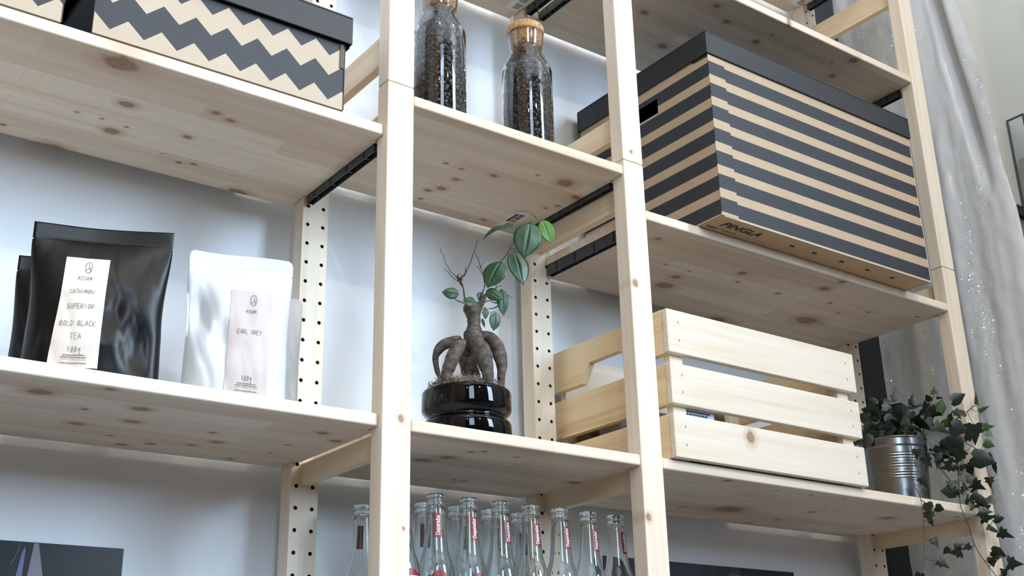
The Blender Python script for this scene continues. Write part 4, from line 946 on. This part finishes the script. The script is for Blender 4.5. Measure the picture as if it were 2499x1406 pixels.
HAIRP = NT('brown_hair_print'); HAIRP.base(HAIRP.mix(HAIRP.noise(HAIRP.mul(HAIRP.coord(), (300, 1, 90)), 1, 3), lin(40, 32, 30), lin(120, 104, 94))); HAIRP.p(Roughness=0.35); HAIRP = HAIRP.mat
DARKB = plain('near_black_print', lin(18, 22, 26), 0.35)
hx = 0.930
poster(0.60, 1.1011, -0.95, -0.4555, 'dark poster with the top of a brown haired head, at the lower right', CLOUD, [
    ([(0.945, -0.4562), (1.0995, -0.4562), (1.0995, -0.60), (0.985, -0.60)], DARKB),
    ([(hx-0.042, -0.60), (hx-0.040, -0.497), (hx-0.028, -0.478), (hx-0.006, -0.466), (hx+0.012, -0.470), (hx+0.030, -0.482), (hx+0.040, -0.500), (hx+0.046, -0.60)], HAIRP)])

# ------------------------------------------------------------------ black board in the gap, plastic sheet, things on the right
tag(MB().box(1.345, 1.50, 0.304, 0.3235, FLOOR, 1.2).build('black_board', BLACK, loc=(1.42, 0.313, FLOOR)), 'black board filling the gap behind the right end of the shelving', 'board')  # plain black board fills the dark gap between back post and sheet
def yf(z): 
    T = [(-2.2, -0.13), (-0.4, -0.13), (0.13, -0.117), (0.27, -0.1115), (0.37, -0.100), (0.60, -0.090), (0.80, -0.060), (1.0, -0.03), (2.4, 0.05)]
    for (a, b), (c, d) in zip(T, T[1:]):
        if z <= c: return b+(d-b)*(z-a)/(c-a)
    return T[-1][1]
rows = []
NZ, NY = 260, 120
for i in range(NZ+1):
    z = -2.05+(1.9+2.05)*i/NZ; row = []
    a, b = 0.262, yf(z)
    for j in range(NY+1):
        s = j/NY; y = a+(b-a)*s
        x = 1.402 + 0.012*noise.noise(Vector((y*9, z*1.6, 0.3))) + 0.006*noise.noise(Vector((y*34, z*3.0, 5.3))) + 0.0025*noise.noise(Vector((y*60, z*40, 1.3)))
        yc = -0.012-0.05*(0.83-z)/0.47
        if z > 0.30: x += 0.045*math.exp(-((y-yc)/0.012)**2)*min(1, (z-0.30)/0.2)
        yc2 = 0.055-0.04*(0.8-z)
        x -= 0.014*math.exp(-((y-yc2)/0.03)**2)
        x += 0.03*max(0, s-0.9)**2*100*0.3
        row.append((max(x, 1.3335), y, z))
    rows.append(row)
m = NT('bubble_plastic')
co = m.coord(); vo = m.node('ShaderNodeTexVoronoi'); m.set(vo.inputs['Vector'], co); vo.inputs['Scale'].default_value = 170
n1 = m.noise(m.mul(co, (6, 26, 2.5)), 1.0, 4); n2 = m.noise(m.mul(co, (60, 200, 20)), 1.0, 3)
m.base(m.mix(n1, lin(214, 218, 224), lin(228, 231, 235))); m.p(Roughness=0.25, Coat_Weight=0.3, Coat_Roughness=0.1)
h = m.math('ADD', m.math('MULTIPLY', vo.outputs['Distance'], 0.12), m.math('ADD', m.math('MULTIPLY', n1, 1.2), m.math('MULTIPLY', n2, 0.6)))
bp = m.bump(h, 0.22, 0.003)
m.p(Coat_Roughness=0.04, Coat_IOR=2.2)
vo2 = m.node('ShaderNodeTexVoronoi'); m.set(vo2.inputs['Vector'], m.vmath('ADD', co, m.mul(vo.outputs['Color'], (0.002, 0.002, 0.002)))); vo2.inputs['Scale'].default_value = 420
geo = m.node('ShaderNodeNewGeometry').outputs['Normal']
msk = m.rng(m.noise(m.mul(co, (5, 26, 2.0)), 1.0, 2), 0.50, 0.60, 0.0, 1.0)
jit = m.mul(m.vmath('SUBTRACT', vo2.outputs['Color'], (0.5, 0.5, 0.5)), (1.5, 1.5, 1.5))
cn = m.vmath('NORMALIZE', m.vmath('ADD', geo, jit))
m.l.new(cn, m.b.inputs['Coat Normal']); m.set(m.b.inputs['Coat Weight'], msk)
tl = m.node('ShaderNodeBsdfTranslucent'); tl.inputs[0].default_value = lin(190, 192, 192); mx = m.node('ShaderNodeMixShader'); mx.inputs[0].default_value = 0.3
m.l.new(m.b.outputs[0], mx.inputs[1]); m.l.new(tl.outputs[0], mx.inputs[2]); m.l.new(mx.outputs[0], m.out.inputs[0])
sh = MB().quadgrid(rows).build('plastic_sheet', m.mat, loc=(1.402, 0.07, -2.05), smooth=True)
tag(sh, 'crinkled translucent grey plastic sheet hanging beside the shelving', 'plastic sheet')

GREYP = plain('shadow_and_insert_grey', lin(120, 120, 118), 0.5)
t = thing('shadow_panel', (2.65, WALLY, -0.60), 'grey panel in place of wall shadow, with a black top rail, at the right edge', 'panel')
MB().box(2.17, 3.4, WALLY-0.02, WALLY-0.001, -0.60, 0.592).build('panel', GREYP, t)  # flat grey sheet stands in for the shadow below the rail
MB().box(2.16, 3.4, WALLY-0.035, WALLY-0.001, 0.592, 0.622).build('rail', BLACK, t)
t = thing('acrylic_case', (2.52, 0.30, 0.60), 'clear acrylic case with dark edges at the right edge above the plastic sheet', 'display case')
m = NT('acrylic'); m.base((0.9, 0.93, 0.92, 1)); m.p(Roughness=0.05, IOR=1.3, Transmission_Weight=0.85); ACR = m.mat
x0, x1, y0, y1, z0, z1 = 2.256, 2.80, 0.268, 0.322, 0.63, 0.925
MB().box(x0, x0+0.003, y0, y1, z0, z1).box(x1-0.003, x1, y0, y1, z0, z1).box(x0, x1, y0, y0+0.003, z0, z1).box(x0, x1, y0, y1, z0, z0+0.003).build('case', ACR, t)
EDG = plain('dark_edge_strip', lin(70, 72, 70), 0.4)
mb = MB()
for (xa, ya) in ((x0, y0), (x0, y1-0.004)): mb.box(xa-0.002, xa+0.003, ya-0.001, ya+0.004, z0, z1)
mb.box(x0-0.002, x0+0.003, y0, y1, z1, z1+0.005).box(x0, x1, y0-0.001, y0+0.004, z1, z1+0.005)
mb.build('edge_strip', EDG, t)
MB().box(x0+0.010, x1-0.01, y0+0.012, y1-0.006, z0+0.004, z0+0.17).build('grey_insert', GREYP, t)
